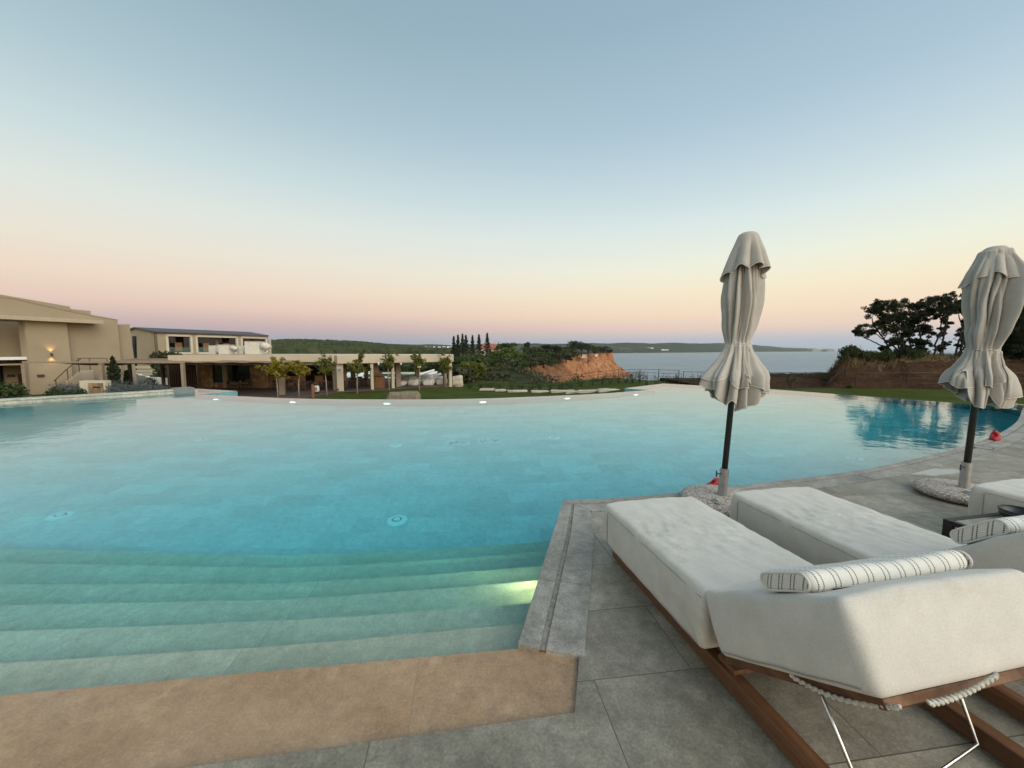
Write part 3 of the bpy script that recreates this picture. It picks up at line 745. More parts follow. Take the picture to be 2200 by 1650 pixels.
def make_lounger():
    global BA
    root = empty("sun_lounger", LF, LROT)
    # teak runners lying on the deck
    for xx in (.095, .84):
        MB().box((xx, -1.02, .05), (.060, 2.0, .070)).build("rail", M["teak"], root, bevel=.004)
    mb = MB()
    for yy in (-.22, -.55, -.88, -1.12): mb.box((.467, yy, .1155), (.80, .10, .020))
    mb.build("slat_deck", M["teak"], root, bevel=.002)
    MB().box((.467, -1.9, .055), (.676, .06, .05)).build("cross_bar", M["teak"], root, bevel=.003)
    v, f = rbox((WID, SEAT, TH), .030, (64, 84, 10), seat_fn, (WID / 2, -SEAT / 2, Z0 + TH / 2))
    st = MB().mesh(v, f).build("seat_cushion", M["cushion"], root, smooth=True, fix=True)
    mb = MB()
    e = .003; zt = Z0 + TH
    zs = [Z0 + .012 + (TH - .05) * q / 8 for q in range(9)]
    mb.tube([(-.0105 - e * .1 + .001 * math.sin(9 * z) - .008 * math.sin((z - Z0) / TH * math.pi) * 0, -.085, z) for z in zs], .0022, 6)
    mb.tube([(-.004 + .003 * math.sin(5 * q), -.085 - q * (SEAT - .10) / 20, zt - .030 + .003 * math.sin(q * 1.3)) for q in range(21)], .0018, 6)
    mb.tube([(-.003, -.03 - q * (SEAT - .06) / 20, Z0 + .022 + .002 * math.sin(q * 1.7)) for q in range(21)], .0022, 6)
    mb.build("piping", M["piping"], st)
    mb = MB(); mb.tube([(.030 + .002 * math.sin(q), -.03 - q * (SEAT - .07) / 24, zt + .0015 + .002 * math.sin(q * .9)) for q in range(25)], .0022, 6); mb.build("top_seam", M["hem"], st)
    # back rest: cushion on a hinged teak panel
    v, f = rbox((WID + .04, BL, .245), .024, (48, 48, 14), back_fn, (0, 0, 0))
    v = [bk(WID / 2 + .004 + p.x, p.y + BL / 2 + .012, p.z + .1225) for p in v]
    v = [Vector(p) for p in v]
    bc = MB().mesh(v, [q[::-1] for q in f]).build("back_cushion", M["cushion"], root, smooth=True, fix=True)
    mb = MB()
    mb.tube([bk(-.026, .04 + q * (BL - .07) / 16, .020 + .002 * math.sin(q)) for q in range(17)], .0022, 6)
    mb.build("piping", M["piping"], bc)
    mb = MB()
    for x0, x1, s0, s1 in ((.02, .09, -.02, BL - .02), (WID - .08, WID - .01, -.02, BL - .02), (.09, WID - .08, BL - .10, BL - .02), (.09, WID - .08, .0, .08), (.09, WID - .08, .2, .28), (.09, WID - .08, .38, .46)):
        z0, z1 = -.034, -.006
        c8 = [bk(x, s, z) for z in (z0, z1) for x, s in ((x0, s0), (x1, s0), (x1, s1), (x0, s1))]
        mb.mesh(c8, [(3, 2, 1, 0), (4, 5, 6, 7), (0, 1, 5, 4), (1, 2, 6, 5), (2, 3, 7, 6), (3, 0, 4, 7)])
    mb.build("back_panel", M["teak"], root, bevel=.002, fix=True)
    # rope ties under the head end
    def rope(a, b_, sag, nseg=120):
        pts = []
        for q in range(nseg + 1):
            t = q / nseg; p = a.lerp(b_, t); p.z -= sag * 4 * t * (1 - t); pts.append(p)
        for s_ in (0,):
            tw = [p + Vector((0, math.cos(q * .8) * .0022, math.sin(q * .8) * .0022)) for q, p in enumerate(pts)]
            mb.tube(tw, [.0062 + .0011 * math.sin(q * 1.57) for q in range(len(tw))], 8)
    for ra, rb2, sg2 in ((bk(-.004, .36, -.004), bk(.03, BL + .012, -.018), .028), (bk(.12, BL + .016, -.022), bk(.40, BL + .016, .004), .016)):
        mb = MB(); rope(ra, rb2, sg2); mb.build("rope", M["rope"], root, smooth=True)
    mb = MB()
    mb.tube([bk(.565 + .010 * math.cos(a), BL + .010 + .012 * math.cos(a), -.012 + .026 * math.sin(a)) for a in [q * .55 for q in range(13)]], .0065, 6)
    mb.build("rope", M["rope"], root, smooth=True)
    # steel prop
    t1, t2 = bk(.085, .36, -.036), bk(.665, .36, -.036)
    b1, b2 = Vector((.105, -1.655, .088)), Vector((.80, -1.60, .040))
    b1 = Vector((.13, -1.66, .05)); b2 = Vector((.795, -1.545, .03))
    mb = MB(); mb.tube([t1, b1, b2, t2], .0062, 10); mb.build("support_prop", M["steel"], root, smooth=True)
    return root
def make_pillow(loc_root, label):
    c = bk(WID / 2 + .01, .455, .245 + .038)
    rz = LROT
    t = empty("bolster_pillow", (0, 0, 0), rz)
    LEN, PW, PH = .70, .215, .070
    v, f = rbox((LEN, PW, PH), .032, (40, 14, 8), lambda p, o: p + o * .004 * noise.noise(p * 9) + Vector((0, 0, -.006 * math.sin((p.x / LEN + .5) * math.pi * 1.0))))
    B = Matrix.Rotation(-BA, 4, 'X').to_3x3()
    v = [B @ p for p in v]
    body = MB().mesh(v, f).build("cover", M["pillow"], t, smooth=True, fix=True)
    for s, nm in ((-1, "end_panel"), (1, "end_panel")):
        ring = []
        for q in range(36):
            a = 2 * math.pi * q / 36; rr = .028
            yy = (PW / 2 - .032) * (1 if math.cos(a) > 0 else -1) + rr * math.cos(a); z = rr * math.sin(a)
            ring.append(Vector((s * (LEN / 2 + .004), yy, z - .001)))
        ctr = [Vector((p.x + s * .005, p.y * .7, p.z * .7)) for p in ring]
        mb = MB(); mb.rings([[B @ p for p in (ring if s > 0 else ring[::-1])], [B @ p for p in (ctr if s > 0 else ctr[::-1])]], cap=True)
        mb.build(nm, M["pillow_end"], t, fix=True)
        mb = MB(); mb.tube([B @ (p + Vector((s * .001, 0, 0))) for p in ring + ring[:1]], .0042, 6); mb.build("edge_piping", M["hem"], t)
    mb = MB(); mb.tube([B @ Vector((-.27 + .02 * q, -.10 - .004 * q, -.032)) for q in range(8)], .003, 6); mb.build("strap", M["black"], t)
    return t, c
lounger0 = make_lounger()
tag(lounger0, "cream cushioned sun lounger nearest the pool corner, its whole raised back in view", "sun lounger", "sun loungers on the deck")
pil0, pc_ = make_pillow(lounger0, "")
def place(root, pc, w_, s_, rz):
    off = LU * w_ + Vector((LU.y, -LU.x, 0)) * s_
    root.location = LF + off; root.rotation_euler = (0, 0, LROT + rz)
    return root
def pillow_at(t, lr):
    rz = lr.rotation_euler.z; c = pc_
    t.location = lr.location + Vector((c.x * math.cos(rz) - c.y * math.sin(rz), c.x * math.sin(rz) + c.y * math.cos(rz), c.z)); t.rotation_euler = (0, 0, rz)
    return t
pillow_at(pil0, lounger0)
tag(pil0, "cream bolster pillow with dotted dark stripes on the nearest lounger's raised back", "pillow", "striped bolster pillows")
pc1 = pc_
BA = R(41); l2 = make_lounger(); tag(l2, "x", "sun lounger", "sun loungers on the deck"); place(l2, pc_, 1.048, .0, 0); l2["label"] = "cream cushioned sun lounger in the middle, between the nearest lounger and the black table"
p2, pc_ = make_pillow(l2, ""); tag(p2, "x", "pillow", "striped bolster pillows"); pc_ = Vector((pc_.x + .03, pc_.y, pc_.z)); pillow_at(p2, l2); BA = R(31); pc_ = pc1; p2["label"] = "striped bolster pillow cut by the right picture edge, below the black table"
l3 = place(copy_tree(lounger0), pc_, 3.07, .25, R(4)); l3["label"] = "cream sun lounger cut off by the right edge, beside the second parasol"
p3 = pillow_at(copy_tree(pil0), l3); p3["label"] = "striped bolster pillow on the far right lounger outside the picture edge"
bpy.data.objects.remove(p3.children[0]) if False else None
for o_ in [p3] + list(p3.children): bpy.data.objects.remove(o_)   # the third pillow lies wholly outside the frame

# black side table with a bowl
tp = G(2082, 1150, 0)
tl = G(2026, 1114, .30)
t = thing("side_table", (tl.x, tl.y, 0), "low black side table with grey stone top between two loungers", "side table", rz=LROT)
TS = .62
mb = MB()
for a in (0, 1):
    mb.box((TS / 2, -.0175 - a * (TS - .035), .285), (TS, .035, .03)); mb.box((.0175 + a * (TS - .035), -TS / 2, .285), (.035, TS - .07, .03))
mb.build("frame", M["black"], t, bevel=.002)
for a in (0, 1):
    for b_ in (0, 1): MB().box((.0225 + a * (TS - .045), -.0225 - b_ * (TS - .045), .135), (.045, .045, .27)).build("leg", M["black"], t, bevel=.002)
MB().box((TS / 2, -TS / 2, .288), (TS - .074, TS - .074, .014)).build("table_top", M["coping"], t)
bp = G(2192, 1118, .30)
t = thing("bowl", (bp.x, bp.y, .30), "round black bowl standing on the black side table", "bowl")
MB().lathe([(.075, 0), (.10, .03), (.105, .07), (.098, .07), (.09, .035), (.06, .012)], k=32).build("bowl_body", M["black"], t, smooth=True)
MB().lathe([(.106, .062), (.108, .070), (.104, .074), (.096, .071)], k=32, cap=False).build("rim", M["black"], t, smooth=True)

# red floats at the pool edge
def red_float(px_, py_, rz, lab, first=None, s=1.0):
    p = G(px_, py_, 0)
    if first: t = copy_tree(first); t.location = p; t.rotation_euler = (0, 0, rz); t["label"] = lab; return t
    t = thing("pool_float", p, lab, "float", "red floats at the pool edge", rz)
    # wedge-shaped moulded float, domed on top
    def fn(u, v_):
        a = u * 2 * math.pi; r = (.155 + .030 * math.cos(2 * a)) * (math.cos(v_ * math.pi / 2) ** .6 if v_ > 0 else 1)
        return Vector((r * math.cos(a) * 1.15, r * math.sin(a) * .62, .012 + .125 * math.sin(v_ * math.pi / 2) * (1 + .45 * math.cos(a))))
    MB().grid(fn, 32, 10, wrap=True).build("float_body", M["red"], t, smooth=True)
    MB().lathe([(.02, .0), (.024, .03), (.012, .035)], (.0, 0, .13), 12).build("knob", M["red"], t, smooth=True)
    MB().grid(lambda u, v_: Vector(((.19 + .03 * math.cos(4 * math.pi * u)) * 1.0 * math.cos(u * 2 * math.pi) * (1 - .15 * v_), (.155 + .03 * math.cos(4 * math.pi * u)) * .66 * math.sin(u * 2 * math.pi) * (1 - .15 * v_), .004 + .012 * v_)), 32, 2, wrap=True).build("rim", M["red"], t, smooth=True)
    return t
rf = red_float(1533, 1047, R(15), "red plastic float lying on the coping behind the nearer parasol base"); rf.scale = (.55,) * 3
red_float(2137, 944, R(35), "red plastic float at the pool edge right of the second parasol", rf).scale = (.78,) * 3

# closed parasols
def make_parasol(name, base, tip, label, seed, waist_z, top_z, flap, hem_pts, widths, laps=(), sq=1.0):
    """base: foot point on the deck; tip: top of the canopy; the pole leans a little"""
    base, tip = Vector(base), Vector(tip)
    root = thing(name, base, label, "parasol", "closed parasols by the pool")
    ax = tip - base
    def at(z): return ax * (z / ax.z)             # axis point at height z, local
    def ring(z, fn, k=96):
        c = at(z); return [Vector((c.x + fn(2 * math.pi * j / k) * math.cos(2 * math.pi * j / k), c.y + fn(2 * math.pi * j / k) * math.sin(2 * math.pi * j / k), z)) for j in range(k)]
    rng = random.Random(seed)
    MB().lathe([(.26, 0.0), (.335, .012), (.365, .040), (.355, .075), (.31, .095), (.05, .102)], k=56).build("base", M["pebble"], root, smooth=True)
    mb = MB(); mb.tube([(-.15 + .012 * math.cos(a), -.18 + .05 * math.sin(a), .100 + .016 * abs(math.cos(a * .5))) for a in [q * math.pi / 8 for q in range(17)]], .008, 8); mb.build("carry_handle", M["galv"], root, smooth=True)
    MB().tube([at(.09), at(.36)], .041, 24).build("pole_sleeve", M["galv"], root, smooth=False)
    mb = MB(); mb.tube([at(.315) + Vector((-.035, -.01, 0)), at(.315) + Vector((-.085, -.02, 0))], .007, 8); mb.tube([at(.315) + Vector((-.085, -.02, -.03)), at(.315) + Vector((-.085, -.02, .03))], .006, 8); mb.build("locking_screw", M["steel_dark"], root)
    MB().tube([at(.30), at(top_z - .06)], .0265, 20).build("pole", M["black_pole"], root, smooth=True)
    mb = MB(); mb.lathe([(.03, 0), (.05, .02), (.05, .10), (.03, .12)], tuple(at(waist_z - .52)), 16); mb.build("runner_hub", M["black"], root)
    # ribs hidden in the cloth, feet of which show under the hem
    # body of the cloth: deep hanging folds gathered by a cord at the waist
    ph = [rng.uniform(0, 6.28) for _ in range(8)]
    tw = rng.uniform(-.5, .5)
    ox, oy = rng.uniform(0, 50), rng.uniform(0, 50)
    def vn(a, z, f, k, o=0.0):                    # vertical drapery: soft ridges, sharp valleys
        aa = a + .30 * noise.noise(Vector((z * 1.6, ox, 3))) + .16 * noise.noise(Vector((math.cos(a) * 1.5, z * 2.2, oy)))
        return 2.3 * abs(noise.noise(Vector((math.cos(aa) * f + ox, math.sin(aa) * f + oy, z * k + o)))) ** .82 - .66
    def folds(a, z, amp, nf=8):
        f = 2.1 if nf == 7 else 1.55
        return amp * (1.15 * vn(a, z, f, .55) + .45 * vn(a, z, f * 2.1, .9, 9) + .18 * noise.noise(Vector((math.cos(a) * 9, math.sin(a) * 9, z * 2.5))))
    def rad(z):
        for (z0, r0), (z1, r1) in zip(widths, widths[1:]):
            if z0 <= z <= z1:
                t = (z - z0) / (z1 - z0); t = t * t * (3 - 2 * t); return r0 + (r1 - r0) * t
        return widths[0][1] if z < widths[0][0] else widths[-1][1]
    def hem_z(a):
        # lower edge of the cloth: interpolated round the parasol
        d = (math.degrees(a) % 360); n = len(hem_pts)
        for i in range(n):
            a0, z0, _ = hem_pts[i]; a1, z1, _ = hem_pts[(i + 1) % n]
            if i == n - 1: a1 += 360
            dd = d if d >= hem_pts[0][0] else d + 360
            if a0 <= dd <= a1:
                t = (dd - a0) / (a1 - a0); t = t * t * (3 - 2 * t); return z0 + (z1 - z0) * t
        return hem_pts[0][1]
    def bulge(a):
        d = (math.degrees(a) % 360); n = len(hem_pts)
        for i in range(n):
            a0, _, z0 = hem_pts[i]; a1, _, z1 = hem_pts[(i + 1) % n]
            if i == n - 1: a1 += 360
            dd = d if d >= hem_pts[0][0] else d + 360
            if a0 <= dd <= a1:
                t = (dd - a0) / (a1 - a0); t = t * t * (3 - 2 * t); return z0 + (z1 - z0) * t
        return 1.0
    nv = 78; K = 176
    def cloth(u, v_, inner=0.0):
        a = u * 2 * math.pi
        zt = top_z - .04; hz = hem_z(a) + .065 * vn(a, 1.0, 1.55, .55) + .02 * noise.noise(Vector((math.cos(a) * 5, math.sin(a) * 5, ox)))
        if v_ < .55: z = zt + (waist_z - zt) * (v_ / .55)
        else: z = waist_z + (hz - waist_z) * ((v_ - .55) / .45)
        if z >= waist_z:
            t = (z - waist_z) / (zt - waist_z); amp = .008 + .046 * math.sin(math.pi * min(1, t * 1.05)) ** .7 * 1.25
            r = rad(z) * .95 + folds(a, z, amp, 7) + .006 * math.sin(23 * a + 3 * math.sin(2 * a)) * math.exp(-((z - waist_z) / .16) ** 2)
        else:
            t = (waist_z - z) / (waist_z - hz); drop = waist_z - z
            full = rad(waist_z - .40 * min(1, drop / .40)) if drop < .40 else rad(z)
            env = min(1, drop / .20)
            r = rad(waist_z) * (1 - env) + env * rad(max(z, widths[0][0])) * bulge(a)
            r += folds(a, z, (.006 + .100 * min(1, drop / .34)), 6) + .006 * math.sin(23 * a + 3 * math.sin(2 * a)) * math.exp(-(drop / .12) ** 2)
            if t > .85: r += .012 * ((t - .85) / .15) * math.sin(9 * a + ph[5])
        r = max(.032, r - inner)
        z += .004 * noise.noise(Vector((math.cos(a) * 4, math.sin(a) * 4, z * 6)))
        c = at(z); return Vector((c.x + r * math.cos(a), c.y + sq * r * math.sin(a), z))
    mb = MB(); mb.grid(lambda u, v_: cloth(u, v_), K, nv, wrap=True)
    cn_ = mb.build("canopy", M["canopy"], root, smooth=True)
    sol = cn_.modifiers.new("cloth", 'SOLIDIFY'); sol.thickness = .004; sol.offset = -1
    mb = MB(); mb.tube([cloth(j / K, 1.0) for j in list(range(K)) + [0]], .0055, 6); mb.build("hem", M["hem"], cn_, smooth=True)
    for a0_, a1_, h0_, h1_, out_ in laps:         # outer laps of cloth hanging over the skirt
        def lap(u, v_):
            a = math.radians(a0_ + (a1_ - a0_) * u); hz = h0_ + (h1_ - h0_) * u - .05 * math.sin(math.pi * u) + .02 * noise.noise(Vector((u * 4, a0_, 2)))
            z = waist_z - .012 - (waist_z - .012 - hz) * v_
            q = cloth((a / (2 * math.pi)) % 1.0, .55 + .45 * min(1, max(0, (waist_z - z) / max(.05, waist_z - (hem_z(a) - .0)))))
            e = out_ * (.25 + .75 * v_) * (.55 + .45 * math.sin(math.pi * u)) + .014 * math.sin(u * 7 + a0_) * v_
            return Vector((q.x + (e + .006) * math.cos(a), q.y + (e + .006) * math.sin(a), z))
        lo_ = MB().grid(lap, 30, 18).build("lap", M["canopy"], cn_, smooth=True); sol = lo_.modifiers.new("cloth", 'SOLIDIFY'); sol.thickness = .004; sol.offset = 0
        mb = MB(); mb.tube([lap(j / 30, 1) for j in range(31)] , .0048, 6); mb.build("lap_hem", M["hem"], cn_, smooth=True)
    mb = MB(); mb.tube([cloth(j / 48, .55) + Vector((math.cos(2 * math.pi * j / 48), math.sin(2 * math.pi * j / 48), 0)) * .004 + Vector((0, 0, .006 * math.sin(j))) for j in list(range(48)) + [0]], .006, 6)
    a0 = cloth(.80, .55); mb.tube([a0, a0 + Vector((.02, -.012, -.02)), a0 + Vector((.03, -.014, -.07))], .004, 6)
    mb.build("tie_cord", M["hem"], root, smooth=True)
    # vent flap at the top
    f_dz, f_r, f_var = flap
    p5 = [rng.uniform(0, 6.28) for _ in range(5)]
    def flapfn(u, v_):
        a = u * 2 * math.pi
        dz = f_dz * (1 + f_var * math.sin(2 * a + p5[0]) + .5 * f_var * math.sin(3 * a + p5[1]) + .05 * math.sin(8 * a + p5[3]))
        z = top_z - dz * v_
        if v_ < .16: r = .078 * (v_ / .16) ** .5; z = top_z - .012 * (v_ / .16) ** 2 * 2
        else:
            t = (v_ - .16) / .84; z = top_z - .024 - (dz - .024) * t
            r = .078 + (f_r - .078) * t ** .85 + (.008 + .040 * t) * (1.5 * abs(math.sin(4 * a + p5[2] + .9 * math.sin(a + p5[4]))) - .9) * min(1, t * 2.2) + .012 * t * math.sin(9 * a + p5[1])
        c = at(min(z, top_z)); return Vector((c.x + r * math.cos(a), c.y + r * math.sin(a), z))
    mb = MB(); mb.grid(flapfn, 128, 24, wrap=True); fl = mb.build("vent_flap", M["canopy"], root, smooth=True)
    sol = fl.modifiers.new("cloth", 'SOLIDIFY'); sol.thickness = .004; sol.offset = -1
    mb = MB(); mb.tube([flapfn(j / 128, 1.0) for j in list(range(128)) + [0]], .005, 6); mb.build("hem", M["hem"], fl, smooth=True)
    return root
b1 = G(1549, 1085, 0); t1_ = P(1608, 500, b1.y + .08)
# angles: 180 = left in the picture, 270 = towards the camera, 0 = right
make_parasol("parasol", b1, t1_, "closed grey-beige parasol in the middle, rising behind the two nearest loungers", 11, 1.56, t1_.z, (.36, .172, .16),
    [(0, 1.27, 1.22), (30, 1.15, 1.05), (60, 1.05, .92), (90, 1.01, .85), (120, 1.04, .9), (152, 1.12, 1.05), (180, 1.17, 1.20), (206, 1.10, 1.08), (235, 1.0, .92), (262, .965, .85), (290, 1.01, .9), (326, 1.14, 1.08)],
    [(.90, .225), (1.08, .232), (1.24, .212), (1.40, .145), (1.56, .096), (1.75, .124), (1.95, .140), (2.2, .130), (2.45, .10), (2.6, .065)],
    [(190, 236, 1.24, 1.30, .020), (228, 272, 1.26, 1.16, .030), (266, 330, 1.30, 1.10, .034), (322, 368, 1.24, 1.32, .016)])
b2 = G(2068, 1068, 0); t2_ = P(2140, 530, b2.y + .06)
make_parasol("parasol", b2, t2_, "closed grey-beige parasol at the right, against the dark trees", 23, 1.50, t2_.z, (.33, .185, .12),
    [(5, .98, 1.1), (50, 1.0, 1.0), (120, 1.1, 1.0), (165, 1.18, 1.12), (195, 1.24, 1.18), (215, .98, 1.12), (238, .94, .95), (258, 1.20, .55), (285, .96, .80), (318, .95, .95), (345, .93, 1.12)],
    [(.88, .205), (1.05, .215), (1.22, .195), (1.36, .150), (1.50, .108), (1.70, .148), (1.95, .165), (2.2, .175), (2.42, .12), (2.56, .07)],
    [(232, 285, 1.16, 1.22, .034), (160, 214, 1.24, 1.14, .030), (292, 352, 1.04, 1.10, .020)])

# ------------------------------------------------------------------ ground, sea, hills
def sstep(a, b_, x):
    t = max(0.0, min(1.0, (x - a) / (b_ - a))); return t * t * (3 - 2 * t)
SEA_Z = -22.0
COAST = [(-60, 140), (-30, 90), (-12, 62), (-4, 48.5), (3, 42.5), (11, 39.5), (16, 34), (21, 32), (27, 33), (45, 38), (80, 36)]
def coast_y(x):
    for (x0, y0), (x1, y1) in zip(COAST, COAST[1:]):
        if x0 <= x <= x1: return y0 + (y1 - y0) * (x - x0) / (x1 - x0)
    return COAST[0][1] if x < COAST[0][0] else COAST[-1][1]
def ground_z(x, y):
    z = -2.12 + 1.22 * sstep(1.5, 11, x) * (1 - .25 * sstep(22, 30, y)) - .15 * sstep(28, 40, y) * sstep(-9, -3, x)
    z += .03 * noise.noise(Vector((x * .35, y * .35, 0)))
    d = y - coast_y(x)
    if d > 0: z -= 24 * sstep(0, 11, d)
    return z
mb = MB()
xs = [-110 + 5 * i for i in range(10)] + [-60 + 1.25 * i for i in range(117)]
ys = [6 + 1.0 * i for i in range(50)] + [56 + 3 * i for i in range(34)]
nx = len(xs)
inside = lambda x, y: False
def in_poly(x, y, poly):
    c_ = False
    for (x0, y0), (x1, y1) in zip(poly, poly[1:] + poly[:1]):
        if (y0 > y) != (y1 > y) and x < (x1 - x0) * (y - y0) / (y1 - y0) + x0: c_ = not c_
    return c_
wide = inset(pool_edge, -1.7)
mb.v = [(x, y, min(ground_z(x, y) - (.9 if y < 10 else 0), -2.05 if in_poly(x, y, wide) else 99)) for y in ys for x in xs]
mb.f = [(j * nx + i, j * nx + i + 1, (j + 1) * nx + i + 1, (j + 1) * nx + i) for j in range(len(ys) - 1) for i in range(nx - 1)]
tag(mb.build("ground", M["lawn"], smooth=True), kind="structure")
# the same plateau carries on round and behind the viewer
mb = MB(); mb.prism([(-110, 6.1), (85.2, 6.1), (85.2, -60), (-110, -60)], -4.5, -3.02)
tag(mb.build("terrace_ground", M["lawn"]), kind="structure")

m = NM("sea_water"); nv_ = m.noise(.02, 6, .7, wv) if False else m.noise(.03, 6, .7, m.map((.35, 2.0, 1)))
m.base(m.mix(m.ramp(nv_, [(.35, 0.0), (.65, 1.0)]), (.115, .160, .180), (.20, .245, .262))).rough(.9); m.b.inputs["Specular IOR Level"].default_value = 0
gs = m.n("ShaderNodeBsdfGlossy"); gs.inputs["Roughness"].default_value = .18; gs.inputs["Color"].default_value = (.86, .94, 1, 1)
fr_ = m.n("ShaderNodeMixShader"); fr_.inputs[0].default_value = .36; m.l(m.b.outputs[0], fr_.inputs[1]); m.l(gs.outputs[0], fr_.inputs[2]); m.l(fr_.outputs[0], m.out.inputs[0])
wv = m.map((1, 2.2, 1)); n1 = m.noise(.10, 5, .65, wv); n2 = m.noise(.9, 3, .6, wv)
m.bump(m.math("ADD", n1, m.math("MULTIPLY", n2, .25)), 1.0, 2.6); m.l(m.b.inputs["Normal"].links[0].from_socket, gs.inputs["Normal"]); M["sea"] = m.m
mb = MB()
mb.poly([(-9000, 38, SEA_Z), (9000, 38, SEA_Z), (60000, 60000, SEA_Z), (-60000, 60000, SEA_Z)])
tag(mb.build("sea", M["sea"]), "calm grey-blue sea reaching the horizon", "sea", kind="structure")

def polar(name, mat, cols, rows, zf, label=None):
    """ground sheet laid out on bearings (given as picture columns) and distances"""
    mb = MB(); n = len(cols)
    for Y in rows:
        for px_ in cols:
            X = (px_ - 1100) / FPX * Y * 1.0039
            mb.v.append((X, Y, zf(px_, Y, X)))
    mb.f = [(j * n + i, j * n + i + 1, (j + 1) * n + i + 1, (j + 1) * n + i) for j in range(len(rows) - 1) for i in range(n - 1)]
    return tag(mb.build(name, mat, smooth=True), label, kind="structure")
def interp(tab, x):
    if x <= tab[0][0]: return tab[0][1]
    for (a, b_), (c_, d_) in zip(tab, tab[1:]):
        if x <= c_: return b_ + (d_ - b_) * (x - a) / (c_ - a)
    return tab[-1][1]
def zrow(py, Y): return P(1100, py, Y).z
RIDGE = [(-500, 733), (300, 735), (580, 736), (660, 734.5), (740, 737), (800, 741), (860, 746), (930, 752), (1000, 758), (1100, 768)]
def forest_z(px_, Y, X):
    top = zrow(interp(RIDGE, px_), 820)
    t = sstep(260, 800, Y) * (1 - .8 * sstep(860, 1300, Y))
    return -5.5 + (top + 2) * max(t, 0) + 1.8 * noise.noise(Vector((X * .012, Y * .012, 0)))
M["forest_ground"] = mottle("forest_floor", (.022, .028, .012), (.045, .050, .020), .02, .95, .8, 1.0, .15, .5, Specular_IOR_Level=.05)
polar("forest_hill", M["forest_ground"], [-500 + 20 * i for i in range(81)], [110 + 15 * i for i in range(12)] + [300 + 30 * i for i in range(37)], forest_z)
FARRIDGE = [(-600, 736), (600, 740), (760, 739), (900, 740), (960, 741.5), (1050, 739.5), (1120, 740), (1200, 738.5), (1320, 737.5), (1420, 737), (1490, 737.8), (1560, 738), (1620, 742), (1660, 745.5), (1700, 748), (1745, 749.5), (1756, 754.4)]
def far_z(px_, Y, X):
    shore = interp([(-600, 1200), (1000, 1500), (1250, 2000), (1320, 2500), (1500, 3300), (1620, 4600), (1756, 5600)], px_)
    if Y < shore: return SEA_Z - 3
    Yr = shore + 1400
    top = zrow(interp(FARRIDGE, px_), Yr)
    t = sstep(0, 1400, Y - shore)
    low = SEA_Z + 1.5 + 9 * sstep(20, 220, Y - shore)
    z = low + (top - low) * max(0, t) ** 1.3
    return z + (5 + 7 * t) * noise.noise(Vector((X * .0035, Y * .0035, 3))) * sstep(30, 400, Y - shore) + 4 * noise.noise(Vector((X * .02, Y * .02, 6))) * sstep(100, 500, Y - shore)
m = NM("far_hill_cover"); n1 = m.noise(.0035, 6, .65); n2 = m.noise(.03, 4, .7); n3 = m.noise(.0022, 4, .55, m.map((1, 1, 1), 0, loc=(300, 40, 0)))
c = m.mix(m.ramp(n1, [(.35, 0.0), (.65, 1.0)]), (.022, .036, .022), (.045, .058, .032)); c = m.mix(m.ramp(n3, [(.60, 0.0), (.66, 1.0)]), c, (.12, .115, .06))
c = m.mix(1.0, c, m.ramp(n2, [(.25, .6), (.75, 1.4)]), 'MULTIPLY')
sxp = m.n("ShaderNodeSeparateXYZ"); m.l(m.tc, sxp.inputs[0])
c = m.mix(m.ramp(m.math("ADD", sxp.outputs[2], 30), [(0, 1.0), (1, 0.0)]) if False else m.math("LESS_THAN", sxp.outputs[2], SEA_Z + 2.2), c, (.34, .30, .24))
m.base(c).rough(.95); m.b.inputs["Specular IOR Level"].default_value = .05; M["far_hill"] = m.m
polar("hills", M["far_hill"], [-600 + 25 * i for i in range(64)] + [1000 + 6 * i for i in range(127)], [1150 + 60 * i for i in range(60)] + [4800 + 120 * i for i in range(24)], far_z)
# low pale cape at the far right end of the coast
mb = MB()
for px0, px1, yt, Y in ((1738, 1756, 748.5, 5600), (1752, 1776, 750.5, 5700), (1770, 1790, 749.4, 5600)):
    a, b_ = P(px0, 755, Y), P(px1, 755, Y); zt = zrow(yt, Y)
    def fn(u, v_, a=a, b_=b_, zt=zt):
        w_ = math.sin(math.pi * min(1, max(0, v_))); e = min(1, u * 6) * min(1, (1 - u) * 7)
        return Vector((a.x + (b_.x - a.x) * u, a.y - 60 + 160 * v_, SEA_Z + (zt - SEA_Z) * min(1, w_ * 1.8) * e * (.85 + .3 * noise.noise(Vector((u * 9, v_ * 4, px0))))))
    mb.grid(fn, 26, 10)
M["cape"] = mottle("pale_cape_rock", (.20, .16, .12), (.32, .27, .21), .02, .95, .4, .5, .2, .4)
tag(mb.build("headland_cape", M["cape"], smooth=False), kind="structure")

# forest crowns on the near hill: nobody could count them
rng = random.Random(5); mb = MB()
for _ in range(5200):
    px_ = rng.uniform(545, 1010); Y = 150 + 780 * rng.random() ** .6
    X = (px_ - 1100) / FPX * Y; z = forest_z(px_, Y, X); s = rng.uniform(2.6, 4.8)
    n0 = len(mb.v); k_ = 6
    for rr, zz_ in ((.55, .15), (1.0, .8), (.62, 1.5)):
        for j in range(k_):
            a = 6.283 * j / k_ + rr * 3; q = rr * s * rng.uniform(.7, 1.15)
            mb.v.append((X + q * math.cos(a), Y + q * math.sin(a), z + zz_ * s * rng.uniform(.85, 1.15)))
    mb.v.append((X, Y, z + 1.85 * s))
    for r in range(2): mb.f += [(n0 + r * k_ + i, n0 + r * k_ + (i + 1) % k_, n0 + (r + 1) * k_ + (i + 1) % k_, n0 + (r + 1) * k_ + i) for i in range(k_)]
    mb.f += [(n0 + 2 * k_ + i, n0 + 2 * k_ + (i + 1) % k_, n0 + 3 * k_) for i in range(k_)]
